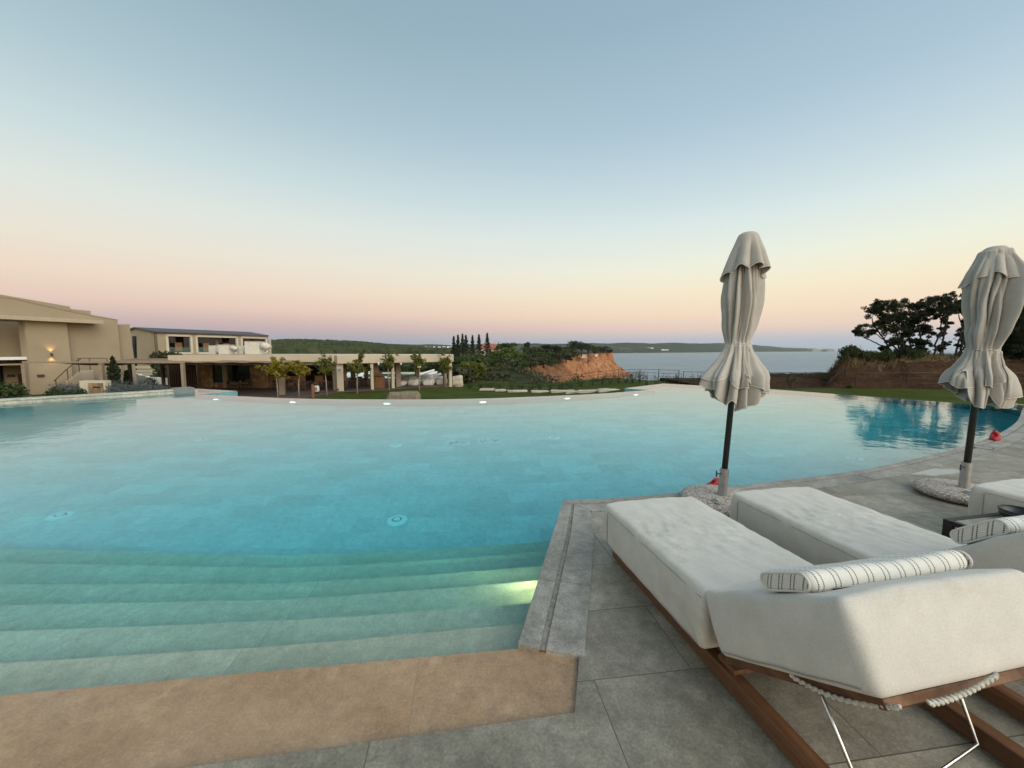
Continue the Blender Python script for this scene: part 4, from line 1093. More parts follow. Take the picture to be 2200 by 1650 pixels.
tag(mb.build("forest", M["leaf_forest"]), "dense green forest covering the hill behind the restaurant roof", "forest", kind="stuff")
# far shore scrub line and villages
rng = random.Random(8)
vill = []
for px_, py_, Y in [(862, 746, 1700), (870, 745.6, 1720), (880, 746, 1700), (889, 745.5, 1740), (898, 746, 1700), (907, 746, 1700), (915, 745, 1740), (924, 746, 1710), (933, 745, 1730), (944, 745.5, 1700), (954, 744.6, 1740), (963, 745, 1700), (970, 744.6, 1740),
                    (1325, 752.3, 3000), (1333, 752.3, 3000), (1374, 748.8, 3500), (1380, 747.6, 3520), (1387, 748, 3500), (1394, 747.4, 3540), (1401, 748, 3500), (1424, 751.3, 3300), (1432, 751.3, 3300), (1121, 738.5, 3000)]:
    q = P(px_, py_, Y); s = Y / 830
    vill.append((q, s * rng.uniform(4.0, 8.0), s * rng.uniform(1.6, 2.8)))
vnames = ["clump behind the restaurant roof", "village on the far plain"]
for i, (q, wd, hh) in enumerate(vill):
    lab = "tiny white house in the far village seen over the restaurant roof" if i < 13 else ("tiny pale house on the hills across the bay" if i < 22 else "lone white mast building on the far ridge")
    t = thing("village_house", (q.x, q.y, q.z - hh * .7), lab, "house", "tiny white houses far away" if i < 13 else ("tiny pale houses across the bay" if i < 22 else None))
    MB().box((0, 0, hh * .5), (wd, wd * .6, hh)).build("wall", M["white"], t)
    mb = MB(); mb.prism([(-wd * .52, -wd * .32), (wd * .52, -wd * .32), (wd * .52, wd * .32), (-wd * .52, wd * .32)], hh, hh * 1.12); mb.build("roof", M["terracotta"] if i % 3 == 0 else M["white"], t)

# ------------------------------------------------------------------ red clay headland
TOP = [(4.5, 47, -2.6), (2, 70, -2.7), (-3, 95, -2.6), (-10, 120, -2.6), (-18, 150, -2.7), (-4, 188, -3.0), (13.9, 230, -2.9), (33, 270, -2.5), (52, 310, -2.0), (74, 340, -1.4), (95, 366, -.8)]
TP = smooth_poly([Vector(p) for p in TOP], 30)
nT = len(TP)
def head_pt(i, v_):
    p = TP[i]; u = i / (nT - 1)
    t = (TP[min(i + 1, nT - 1)] - TP[max(i - 1, 0)]); t.z = 0; t.normalize(); n = Vector((t.y, -t.x, 0))
    if u > .93: n = n.lerp(Vector((.96, -.27, 0)), sstep(.93, 1, u)).normalized()
    run = 20 + 6 * u
    f = v_
    # upper scarp steep, lower apron concave
    scarp = .10 + .30 * sstep(.86, 1.0, u)
    if f < .25: h = f / .25 * .07; dz = f / .25 * scarp
    else: q = (f - .25) / .75; h = .07 + .93 * q; dz = scarp + (1 - scarp) * (1 - (1 - q) ** (1.15 + .9 * sstep(.85, 1, u)))
    q = p + n * run * h
    L = (Vector((q.x, q.y, 0))).length
    g = noise.noise(Vector((u * 60 - f * 2.2, f * 1.2, 1))) + .6 * noise.noise(Vector((u * 150 - f * 5, f * 1.5, 7))) + .35 * noise.noise(Vector((u * 330 - f * 8, f * 3, 4)))
    amp = 3.0 * math.sin(math.pi * min(1, f * 1.1)) ** .7
    q += n * g * amp
    q.z = p.z + (SEA_Z - .6 - p.z) * dz + .5 * g * amp * .5
    return q
mb = MB(); NV = 46
mb.grid(lambda u, v_: head_pt(round(u * (nT - 1)), v_), nT - 1, NV)
m = NM("red_clay_cliff"); s = m.n("ShaderNodeSeparateXYZ"); m.l(m.tc, s.inputs[0])
n1 = m.noise(.09, 6, .65); n2 = m.noise(.5, 5, .7); n3 = m.noise(.045, 4, .6)
c = m.mix(m.ramp(n1, [(.3, 0.0), (.7, 1.0)]), (.25, .098, .042), (.40, .205, .108)); c = m.mix(1.0, c, m.ramp(n2, [(.25, .55), (.75, 1.4)]), 'MULTIPLY')
n4 = m.noise(.42, 5, .65, m.map((1.3, 1.0, .10)), .6); c = m.mix(1.0, c, m.ramp(n4, [(.34, .42), (.48, .95), (.68, 1.22)]), 'MULTIPLY')      # dark gullies put into the colour only, with soil streaks, down the slope
dk = m.n("ShaderNodeMapRange"); m.l(s.outputs[1], dk.inputs[0]); dk.inputs[1].default_value = 300; dk.inputs[2].default_value = 190
dkf = m.math("MULTIPLY", m.ramp(n3, [(.38, 0.0), (.56, 1.0)]), dk.outputs[0])
c = m.mix(m.math("MULTIPLY", dkf, .85), c, (.045, .035, .026))
m.base(c).rough(.95); m.bump(n2, .7, .6); m.b.inputs["Specular IOR Level"].default_value = .05; M["cliff"] = m.m
tag(mb.build("cliff", M["cliff"], smooth=True, fix=True), kind="structure")
# plateau behind the edge
mb = MB(); rows = []
for i in range(nT):
    p = TP[i]; u = i / (nT - 1); t = (TP[min(i + 1, nT - 1)] - TP[max(i - 1, 0)]); t.z = 0; t.normalize(); n = Vector((-t.y, t.x, 0))
    wdt = 75 * (1 - .80 * sstep(.80, 1, u)); rows.append([p + Vector((0, 0, -.02)), p + n * wdt * .35 + Vector((0, 0, .5)), p + n * wdt + Vector((0, 0, .2)), p + n * (wdt + 14) + Vector((0, 0, -24))])
for i in range(nT - 1):
    for j in range(3): mb.quad(rows[i][j], rows[i + 1][j], rows[i + 1][j + 1], rows[i][j + 1])
e = rows[-1]; mb.poly([e[0], Vector((e[0].x + 2, e[0].y + 6, SEA_Z - 1)), e[3], e[2], e[1]])
tag(mb.build("headland_plateau", M["forest_ground"], fix=True), kind="structure")

# ------------------------------------------------------------------ plants
def crown_tree(name, spec, label, cat, mat, trunk_mat, group=None, seed=1, trunk=None, rot=0):
    """spec: loc, list of (dx, dy, z, rx, rz) clumps, leaf count per m3 scale, leaf size"""
    loc, clumps, cnt, ls = spec; r_ = random.Random(seed)
    t = thing(name, loc, label, cat, group, rot)
    mb = MB()
    for dx, dy, z, rx, rz in clumps: leaves(mb, r_, (dx, dy, z), (rx, rx, rz), cnt, ls, 1.4)
    mb.build("crown", mat, t)
    if trunk is not None:
        mb = MB()
        for pts, r0, r1 in trunk:
            n_ = len(pts); mb.tube(pts, [r0 + (r1 - r0) * q / (n_ - 1) for q in range(n_)], 7)
        mb.build("trunk", trunk_mat, t, smooth=True)
    return t
def proto_round(seed, h, w_, cnt=46, ls=.55, trunk_h=.35):
    r_ = random.Random(seed); cl = []
    for _ in range(13):
        a = r_.uniform(0, 6.28); q = r_.uniform(.15, .75) * w_ * .5; z = h * r_.uniform(trunk_h, .9)
        cl.append((q * math.cos(a), q * math.sin(a), z, w_ * r_.uniform(.16, .27), h * r_.uniform(.09, .15)))
    tr = [([(0, 0, -.4), (.1, 0, h * .3), (0, .1, h * .6)], w_ * .035, w_ * .015)] + [([(0, 0, h * .3), (c[0] * .6, c[1] * .6, c[2] * .85), (c[0], c[1], c[2])], w_ * .018, w_ * .006) for c in cl[:6]]
    return cl, tr
# cypresses in a row
def cypress(loc, h, w_, label, seed, group, cnt=420, ls=.34, mat=None, first=None):
    t = thing("cypress_tree", loc, label, "tree", group); r_ = random.Random(seed); mb = MB()
    n_ = cnt
    for i in range(n_):
        u = r_.random() ** .75; z = h * (.10 + .88 * u)
        prof = (.28 + .72 * min(1, (1 - u) * 1.5)) * (1 - u ** 3 * .75)
        lay = 1 + .35 * math.sin(z * 4.2 + 1.5 * math.sin(seed))
        q = w_ * .5 * prof * lay * r_.random() ** .45; a = r_.uniform(0, 6.28)
        leaves(mb, r_, (q * math.cos(a), q * math.sin(a), z), (.05, .05, .05), 1, ls * r_.uniform(.7, 1.2), 1.1, -.2)
    mb.build("crown", mat or M["leaf_dark"], t)
    MB().tube([(0, 0, -.5), (0, 0, h * .55), (0, 0, h * 1.03)], [w_ * .07, w_ * .04, .02], 7).build("trunk", M["bark_dark"], t)
    return t
cy = [(977, 722), (986, 719), (995.5, 717), (1003, 719.5), (1017, 720), (1031, 718), (1048.5, 715)]
cl_lab = ["leftmost cypress of the row beside the red-roofed villa", "second cypress from the left in the row by the villa", "third cypress from the left in the row by the villa", "middle, stouter cypress of the row by the villa",
          "cypress just right of the wider gap in the row by the villa", "second cypress from the right, before the villa's red roof", "tallest cypress, rightmost of the row before the villa"]
for i, (x, y) in enumerate(cy):
    Y = 150 + 3 * i; b_ = P(x - 1.5, 772, Y); tpz = P(x, y, Y).z; b_.z = tpz - (12.0 if i == 6 else 10.6)
    cypress(b_, tpz - b_.z, 3.4 if i in (3, 6) else 2.6, cl_lab[i], 40 + i, "cypresses in a row by the villa", 560, .42)
# villa with red roof
q = P(1050, 760, 186); t = thing("villa", q, "cream villa with red tiled hip roof behind the cypresses", "house", rz=R(12))
MB().box((0, 0, 0), (11.5, 8, 5)).build("wall", M["plaster_light"], t)
mb = MB(); zr = 2.5
mb.mesh([(-6.4, -4.6, zr), (6.4, -4.6, zr), (6.4, 4.6, zr), (-6.4, 4.6, zr), (-3, 0, zr + 2.3), (3, 0, zr + 2.3)], [(0, 1, 5, 4), (1, 2, 5), (2, 3, 4, 5), (3, 0, 4), (3, 2, 1, 0)]); rf_ = mb.build("roof", M["terracotta"], t)
MB().box((3.4, 0, zr + 2.4), (.8, .8, 2.0)).build("chimney", M["plaster_light"], rf_)
for xx in (-3.5, 0, 3.5): MB().box((xx, -4.02, .6), (1.2, .06, 1.6)).build("window", M["glass_dark"], t)
# headland trees
protoA = proto_round(1, 6.5, 8); protoB = proto_round(2, 5.0, 7); protoC = proto_round(3, 7.5, 7)
hd = [(1085, 735, 172, 9, 8.5, 'leaf_mid', "dark green broad tree right of the villa roof"), (1096, 747, 165, 10, 7, 'leaf_bright', "bright green pine crown on the headland slope, left one"), (1075, 752, 158, 8, 6.5, 'leaf_bright', "bright green low pine below the villa"),
      (1112, 756, 172, 9, 6.5, 'leaf_bright', "bright green spreading pine below the dark broad tree"), (1135, 744, 215, 7, 8, 'leaf_mid', "olive green tree in the middle of the headland top"), (1132, 735.5, 218, 3, 9.5, 'leaf_dark', "slim dark spire tree rising in the middle of the headland"),
      (1152, 744, 222, 7, 8, 'leaf_scrub', "grey-green tree right of the slim spire tree"), (1178, 741, 250, 9, 8, 'leaf_dark', "dark round pine left of centre on the headland top"), (1192, 742, 255, 9, 7, 'leaf_dark', "dark round pine at the centre of the headland top"),
      (1208, 744, 262, 9, 7, 'leaf_mid', "rounded green pine before the tall umbrella pine"), (1224, 746, 280, 8, 6, 'leaf_dark', "small dark pine at the foot of the tall umbrella pine"), (1234, 731.5, 290, 11, 12, 'leaf_dark', "tall umbrella pine, left crown, high on the headland"),
      (1250, 731, 295, 11, 12, 'leaf_dark', "tallest umbrella pine on the headland top"), (1264, 739, 300, 9, 9, 'leaf_scrub', "thin open pine right of the tallest umbrella pine"), (1278, 744, 320, 9, 6, 'leaf_mid', "low round bush-like tree near the cliff point"),
      (1296, 742.5, 345, 11, 7, 'leaf_dark', "dark spreading tree at the tip of the headland"), (1309, 749, 355, 8, 4.5, 'leaf_dark', "low dark tree at the very edge of the cliff"), (1215, 752, 240, 7, 5, 'leaf_scrub', "grey-green bush on the headland rim below the round pines"),
      (1160, 755, 200, 9, 6, 'leaf_mid', "dark green bushy tree at the top of the scrub slope"), (1128, 762, 185, 9, 6, 'leaf_mid', "green bushy tree on the left headland slope"), (1240, 755, 285, 6, 4, 'leaf_scrub', "small grey bush above the white retaining wall")]
for i, (x, y, Y, wd, hh, mt, lab) in enumerate(hd):
    wd *= 1.18
    p = P(x, y, Y); b_ = Vector((p.x, p.y, p.z - hh))
    cl, tr = proto_round(100 + i, hh, wd, trunk_h=.25 if hh < 8 else .5)
    crown_tree("headland_tree", (b_, cl, 44, .52), lab, "tree", M[mt], M["bark_dark"], "trees on the headland", 200 + i, tr)
rng = random.Random(71)
fill = [(1000, 762, 150), (1012, 768, 140), (1030, 770, 145), (1046, 766, 150), (1062, 770, 150), (1078, 772, 152), (1092, 768, 160), (1108, 772, 162), (1122, 768, 172), (1140, 770, 180), (1150, 765, 190), (1168, 764, 205), (1184, 762, 222), (1200, 762, 236), (1216, 761, 250), (1170, 750, 235), (1205, 752, 258), (1232, 752, 282)]
for i, (x, y, Y) in enumerate(fill):
    p = P(x, y, Y); hh = rng.uniform(5, 8); cl, tr = proto_round(700 + i, hh, rng.uniform(10, 12.5), trunk_h=.15)
    crown_tree("headland_tree", (Vector((p.x, p.y, p.z - hh * .82)), cl, 60, .50), "bushy evergreen in the packed green mass on the slope left of the bare cliff", "tree", M[('leaf_mid', 'leaf_scrub', 'leaf_dark', 'leaf_mid')[i % 4]], M["bark_dark"], "evergreens packed on the headland slope", 720 + i, tr)
# scrub clothing the left of the headland slope, and the gully by the lawn
rng = random.Random(17); mb = MB()
for _ in range(1500):
    i = int(rng.uniform(0, .80) * (nT - 1)); u = i / (nT - 1)
    v_ = rng.random() ** 1.3 * (1.0 if u < .30 else max(.10, .95 - (u - .30) * 2.1))
    if v_ > .35 and u > .45 and rng.random() < .5: continue
    p = head_pt(i, v_); s = rng.uniform(.8, 1.9) * (.6 + .5 * u)
    leaves(mb, rng, (p.x, p.y, p.z + s * .45), (s * 1.3, s * 1.3, s * .7), 26, .20 + .25 * u, 1.3)
for _ in range(420):
    x = rng.uniform(-11, 9); y = coast_y(x) + rng.uniform(.5, 8); s = rng.uniform(.5, 1.0); z = ground_z(x, y)
    leaves(mb, rng, (x, y, z + s * .4), (s * 1.1, s * 1.1, s * .6), 26, .13, 1.3)
tag(mb.build("hillside_scrub", M["leaf_scrub"]), "grey-green scrub covering the upper left of the red cliff slope", "scrub", kind="stuff")
# white retaining walls, chute and rocks on the cliff
def cliff_at(px_, py_, Y): return P(px_, py_, Y)
q = P(1281, 765, 338); t = thing("retaining_wall", (q.x, q.y, q.z), "pale retaining wall under the tree tip of the cliff", "wall", rz=R(58))
MB().box((0, 0, 0), (7, .8, 3.2)).build("wall_panel", M["plaster_trim"], t); MB().box((0, 0, 1.7), (7.3, 1.0, .3)).build("coping", M["plaster_light"], t)
q = P(1254, 766, 300); t = thing("retaining_wall", (q.x, q.y, q.z), "long weathered pale wall along the cliff top below the umbrella pines", "wall", rz=R(55))
MB().box((0, 0, 0), (10, .7, 2.2)).build("wall_panel", M["plaster_light"], t); MB().box((0, 0, 1.2), (10.3, .9, .25)).build("coping", M["plaster_trim"], t)
def slope_path(name, label, cat, pts, Y0, Y1, wd, mat):
    pp = [P(x, y, Y0 + (Y1 - Y0) * i / (len(pts) - 1)) for i, (x, y) in enumerate(pts)]
    t = thing(name, pp[0], label, cat); mb = MB(); mb.tube([p for p in pp], wd, 6); mb.build("channel", mat, t, world=True)
    mb = MB(); mb.tube([p + Vector((0, -.3, wd * 1.1)) for p in pp], wd * .45, 5); mb.build("kerb", M["plaster_light"], t, world=True)
slope_path("drain_chute", "white edged drainage channel running down the cliff to the shore", "channel", [(1264, 772), (1262, 786), (1280, 797), (1300, 806), (1316, 811)], 304, 335, .55, M["steel_dark"])
q = P(1236, 792, 288); t = thing("broken_slab", q, "broken pale concrete slab lying on the bare cliff slope", "slab", rz=.5)
MB().box((0, 0, 0), (4.5, 1.2, 1.6), M=Matrix.Rotation(.5, 3, 'Y')).build("slab", M["plaster_trim"], t); MB().box((1.5, 0, -2.4), (3.2, 1.1, 1.1), M=Matrix.Rotation(-.5, 3, 'Y')).build("fragment", M["plaster_trim"], t)
def rock(loc, d, label, seed, mat, group=None, cat="rock", rz=0.0):
    t = tag(MB().mesh(*rbox(d, min(d) * .30, (9, 9, 7), lambda p, o: p * (1 + .22 * noise.noise(p * (1.6 / max(d)) * 2 + Vector((seed, seed * 2, 0))) + .10 * noise.noise(p * (5.0 / max(d)) + Vector((seed, 0, 0)))))).build("rock", mat, None, fix=True), label, cat, group)
    t.location = loc; t.rotation_euler = (0, 0, rz); return t
for i, (x, y, Y) in enumerate(((1259, 820, 297), (1266, 820, 300), (1272, 819, 303), (1280, 817.5, 310), (1287, 817, 313), (1295, 816, 316), (1300, 816.5, 318))):
    rock(P(x, y, Y), (3.2, 2.4, 1.6), "white boulder of the row at the cliff foot by the sea", 60 + i, M["white"], "white boulders at the cliff foot")
for i, (x, y, Y) in enumerate(((1350, 814, 330), (1362, 814.5, 330), (1376, 815, 330))):
    rock(P(x, y, Y), (7, 3, 1.2), "low dark reef rock in the sea off the cliff point", 80 + i, M["rock"], "dark reef rocks off the cliff point")

# ------------------------------------------------------------------ two-storey building at the left
FD = Vector((.26, .965, 0)).normalized(); FN = Vector((FD.y, -FD.x, 0))       # along the facade, and out of it towards the pool
FO = P(0, 752, 30); FO.z = 0
def onF(px_, off=0.0):
    r = ray(px_, 752); d = Vector((r.x, r.y, 0)); o = FO + FN * off
    t = o.dot(FN) / d.dot(FN); q = d * t; return q
def F(px_, py_, off=0.0):
    q = onF(px_, off); return Vector((q.x, q.y, P(px_, py_, q.y).z))
def facade_poly(mb, pts, off, thick=.3):
    mb.wallp([F(x, y, off) if len(p_) == 2 else p_ for p_ in pts for x, y in [p_[:2]]], -FN * thick)
GZ = -2.2
bl = thing("hotel_building", (FO.x, FO.y, GZ), "two-storey beige hotel building at the left edge with a lit wall lamp", "building")
def vz(px_, z, off=0.0):
    q = onF(px_, off); return Vector((q.x, q.y, z))
zc = F(0, 684, 1.2).z                              # canopy underside
back = -FN * 9
mb = MB()
# upper gable wall (its sloping top as in the picture), over the balcony and the stair wall
mb.wallp([vz(-140, zc - .1), vz(150, zc - .1), vz(150, GZ - .6), vz(258, GZ - .6), F(258, 688), F(170, 672), F(90, 653.5), F(40, 642), F(0, 638), F(-140, 622)], -FN * .35)
mb.wallp([vz(60, GZ - .6, .55), vz(150.5, GZ - .6, .55), vz(149.5, zc - .003, .55), vz(60, zc - .003, .55)], -FN * .9)
mb.wallp([vz(258.4, GZ - .6, -.4), vz(290, GZ - .6, -.4), F(283, 697, -.4), F(258.2, 697, -.4)], -FN * 9)
# side return of the front wall along the balcony recess and rear walls
mb.wallp([vz(-140, GZ - .6, -2.2), vz(62, GZ - .6, -2.2), vz(62, zc - .01, -2.2), vz(-140, zc - .01, -2.2)], -FN * .3)
a, b_ = vz(57, GZ, .5), vz(57, GZ, -2.1)
mb.wallp([Vector((a.x, a.y, GZ - .6)), Vector((b_.x, b_.y, GZ - .6)), Vector((b_.x, b_.y, zc - .02)), Vector((a.x, a.y, zc - .02))], FD * .3)
mb.build("wall", M["plaster"], bl, world=True, fix=True)
mb = MB()
mb.wallp([F(-140, 614, -3), F(0, 630, -3), F(139, 655, -3), F(160, 659, -3), F(160, 700, -3), F(-140, 700, -3)], -FN * 6)
mb.wallp([F(160.5, 664, -3.4), F(202, 668, -3.4), F(204, 700, -3.4), F(160.5, 700, -3.4)], -FN * 5)
mb.build("roof_parapet", M["plaster"], bl, world=True, fix=True)
mb = MB()                                          # coping line on the gable
tops = [(-140, 622), (0, 638), (40, 642), (90, 653.5), (170, 672), (258, 688)]
for (x0, y0), (x1, y1) in zip(tops, tops[1:]):
    a, b_ = F(x0, y0, .03), F(x1, y1, .03)
    mb.wallp([a, b_, b_ + Vector((0, 0, .07)), a + Vector((0, 0, .07))], -FN * .45)
mb.build("roof_coping", M["post"], bl, world=True)
mb = MB()
a, b_ = F(-140, 664, 1.25), F(228, 691, 1.25)
zt, zb = F(0, 675.5, 1.25).z, F(0, 684.5, 1.25).z
a0, b0 = vz(-140, 0, 1.25), vz(228, 0, 1.25); a1, b1_ = vz(-140, 0, .01), vz(206, 0, .01)
mb.prism([xy(a0), xy(b0), xy(b1_), xy(a1)], zb, zt)
mb.build("roof_canopy", M["canopy_wood"], bl, world=True)
# balcony
zs_ = F(30, 773, .1).z
mb = MB(); mb.prism([xy(vz(-140, 0, .35)), xy(vz(59.5, 0, .35)), xy(vz(59.5, 0, -2.19)), xy(vz(-140, 0, -2.19))], zs_, zs_ + .22); bal = mb.build("balcony_slab", M["white"], bl, world=True)
mb = MB(); g0, g1 = vz(-140, zs_ + .26, .25), vz(58, zs_ + .26, .25); mb.wallp([g0, g1, g1 + Vector((0, 0, 1.08)), g0 + Vector((0, 0, 1.08))], -FN * .02); mb.build("glass_balustrade", M["glass_clear"], bal, world=True)
mb = MB(); mb.wallp([vz(-120, zs_ + .23, -2.12), vz(-4, zs_ + .23, -2.12), vz(-4, zs_ + 2.6, -2.12), vz(-120, zs_ + 2.6, -2.12)], -FN * .05); mb.build("sliding_window", M["glass_dark"], bl, world=True)
# doors below
d0 = F(36, 803, -1.0)
mb = MB(); mb.wallp([vz(36, GZ, -1.9), vz(69, GZ, -1.9), F(69, 803, -1.9), F(36, 803, -1.9)], -FN * .25); dr = mb.build("door", M["wood_dark"], bl, world=True)
mb = MB()
for x in (35.4, 52.5, 69): a, b_ = vz(x, GZ, -1.86), F(x, 802, -1.86); mb.tube([a, b_], .05, 6)
mb.build("door_frame", M["steel_dark"], dr, world=True)
mb = MB(); mb.wallp([vz(-60, GZ, -1.9), vz(1, GZ, -1.9), F(1, 786, -1.9), F(-60, 786, -1.9)], -FN * .2); mb.build("ground_window", M["glass_dark"], bl, world=True)
mb = MB(); mb.prism([xy(vz(-140, 0, .1)), xy(vz(58, 0, .1)), xy(vz(58, 0, -2.1)), xy(vz(-140, 0, -2.1))], zs_ - .42, zs_ - .30); mb.build("porch_soffit", M["plaster"], bl, world=True)
for (x, y, off) in ((81.3, 807.3, .55), (17, 807.3, -2.2)):
    c_ = F(x, y, off); MB().box(c_ + FN * .035, (.40, .07, .20), rz=math.atan2(FD.y, FD.x)).build("wall_sign", M["wood_dark"], bl, world=True)
# up-and-down wall lamp
M["lamp_warm"] = emit("warm_lamp_glow", (1.0, .62, .22), 30)
lc = F(108.3, 761.8, .55) + FN * .10
lp = MB().lathe([(.05, -.12), (.055, -.11), (.055, .11), (.05, .12)], tuple(lc), 14).build("wall_lamp", M["steel_dark"], bl, world=True)
mb = MB(); mb.lathe([(.045, .121), (.02, .130)], tuple(lc), 12); mb.build("bulb", M["lamp_warm"], lp, world=True)
mb = MB(); mb.lathe([(.02, -.130), (.045, -.121)], tuple(lc), 12); mb.build("bulb", M["lamp_warm"], lp, world=True)
for sg in (1, -1):
    ld_ = bpy.data.lights.new("wall_lamp_light", 'SPOT'); ld_.energy = 34; ld_.color = (1, .58, .20); ld_.spot_size = R(95); ld_.spot_blend = .9; ld_.shadow_soft_size = .03
    lo = bpy.data.objects.new("wall_lamp_light", ld_); col.objects.link(lo); lo.location = lc + FN * .03 + Vector((0, 0, .14 * sg)); lo.rotation_euler = (0, math.pi if sg > 0 else 0, 0)
# stair along the facade with a steel handrail
st = thing("outdoor_staircase", vz(90, GZ, 2.0), "beige stone outdoor staircase with dark handrail climbing beside the hotel wall", "staircase")
mb = MB(); nst = 12
pxa = [96 + (172 - 96) * i / nst for i in range(nst + 1)]
ztop = F(172, 797, 1.6).z
for i in range(nst):
    a, b_ = vz(pxa[i], 0, 2.4), vz(pxa[i + 1], 0, 2.4); c_, d_ = vz(pxa[i + 1], 0, .9), vz(pxa[i], 0, .9)
    mb.prism([xy(a), xy(b_ + FD * .04), xy(c_ + FD * .04), xy(d_)], GZ - .4, GZ + (ztop - GZ) * (i + 1) / nst)
a, b_, c_, d_ = vz(172.2, 0, 2.4), vz(196, 0, 2.4), vz(196, 0, .9), vz(172.2, 0, .9)
mb.prism([xy(a), xy(b_), xy(c_), xy(d_)], GZ - .4, ztop + .003)
mb.build("steps", M["plaster_light"], st, world=True)
mb = MB()
hr = [vz(109, GZ + .25 + .95, 2.3), vz(138, GZ + (ztop - GZ) * .58 + .98, 2.3), vz(163, ztop - .1 + 1.0, 2.3), vz(172, ztop + 1.05, 2.3)]
mb.tube(hr, .035, 6); mb.tube([vz(165, F(165, 770, 2.3).z, 1.0), vz(228, F(228, 770, 1.0).z, 1.0)], .03, 6)
mb.build("handrail", M["wood_dark"], st, world=True)
for x, f_ in ((113, .2), (140, .62), (166, .97)):
    zb_ = GZ + (ztop - GZ) * f_; MB().tube([vz(x, zb_, 2.3), vz(x, zb_ + .95, 2.3)], .03, 6).build("rail_post", M["wood_dark"], st, world=True)
for x in (166, 190, 228): q = vz(x, 0, 1.0); MB().tube([Vector((q.x, q.y, F(x, 798, 1.0).z)), Vector((q.x, q.y, F(x, 770, 1.0).z))], .028, 6).build("landing_post", M["wood_dark"], st, world=True)

# ------------------------------------------------------------------ building further back
bd = Vector((.40, .916, 0)).normalized(); bn = Vector((bd.y, -bd.x, 0)); BO = P(335, 752, 60); BO.z = 0
def B(px_, off=0.0):
    r = ray(px_, 752); d = Vector((r.x, r.y, 0)); o = BO + bn * off; return d * (o.dot(bn) / d.dot(bn))
def BZ(px_, z, off=0.0): q = B(px_, off); return Vector((q.x, q.y, z))
bb = thing("guest_wing", (BO.x, BO.y, GZ), "long beige guest wing with dark pitched roof and framed balconies behind the restaurant roof", "building")
ze = P(335, 714.5, 60).z; zr_ = P(302, 705.5, 62.2).z; zl = P(470, 758.5, B(470).y).z
mb = MB()
bays = [(361, 413), (424, 511), (521, 574)]
pxs = [335, 361, 413, 424, 511, 521, 574, 577.5]
zh = P(413, 721.5, B(413).y).z
for i in range(0, 8, 2): mb.wallp([BZ(pxs[i], GZ - 1), BZ(pxs[i + 1], GZ - 1), BZ(pxs[i + 1], ze), BZ(pxs[i], ze)], -bn * .3)
for a_, c2 in bays:
    mb.wallp([BZ(a_, zh), BZ(c2, zh), BZ(c2, ze), BZ(a_, ze)], -bn * .28)
    mb.wallp([BZ(a_, GZ - 1), BZ(c2, GZ - 1), BZ(c2, zl), BZ(a_, zl)], -bn * .28)
mb.wallp([BZ(335, GZ - 1, -2.2), BZ(577, GZ - 1, -2.2), BZ(577, ze - .05, -2.2), BZ(335, ze - .05, -2.2)], -bn * .2)
g0 = BZ(335, 0); rb = g0 - bn * 5.2
mb.wallp([Vector((g0.x, g0.y, GZ - 1)), Vector((rb.x - bn.x * 5, rb.y - bn.y * 5, GZ - 1)), Vector((rb.x - bn.x * 5, rb.y - bn.y * 5, ze)), Vector((rb.x, rb.y, zr_)), Vector((g0.x, g0.y, ze))], bd * .3)
mb.build("wall", M["plaster"], bb, world=True, fix=True)
mb = MB(); e0, e1 = BZ(335, ze) - bd * .3 + bn * .35, BZ(577, ze) + bn * .35
r0, r1 = Vector((rb.x, rb.y, zr_)) - bd * .3, Vector((e1.x, e1.y, zr_)) - bn * 5.5
up_ = Vector((0, 0, .18))
for a, b_, c_, d_ in ((e0, e1, r1, r0), (r0, r1, r1 - bn * 5 + Vector((0, 0, ze - zr_)), r0 - bn * 5 + Vector((0, 0, ze - zr_)))):
    n0 = len(mb.v); mb.v += [tuple(p) for p in (a, b_, c_, d_, a + up_, b_ + up_, c_ + up_, d_ + up_)]
    mb.f += [tuple(n0 + i for i in q) for q in ((3, 2, 1, 0), (4, 5, 6, 7), (0, 1, 5, 4), (1, 2, 6, 5), (2, 3, 7, 6), (3, 0, 4, 7))]
mb.build("roof", M["roof_dark"], bb, world=True, fix=True)
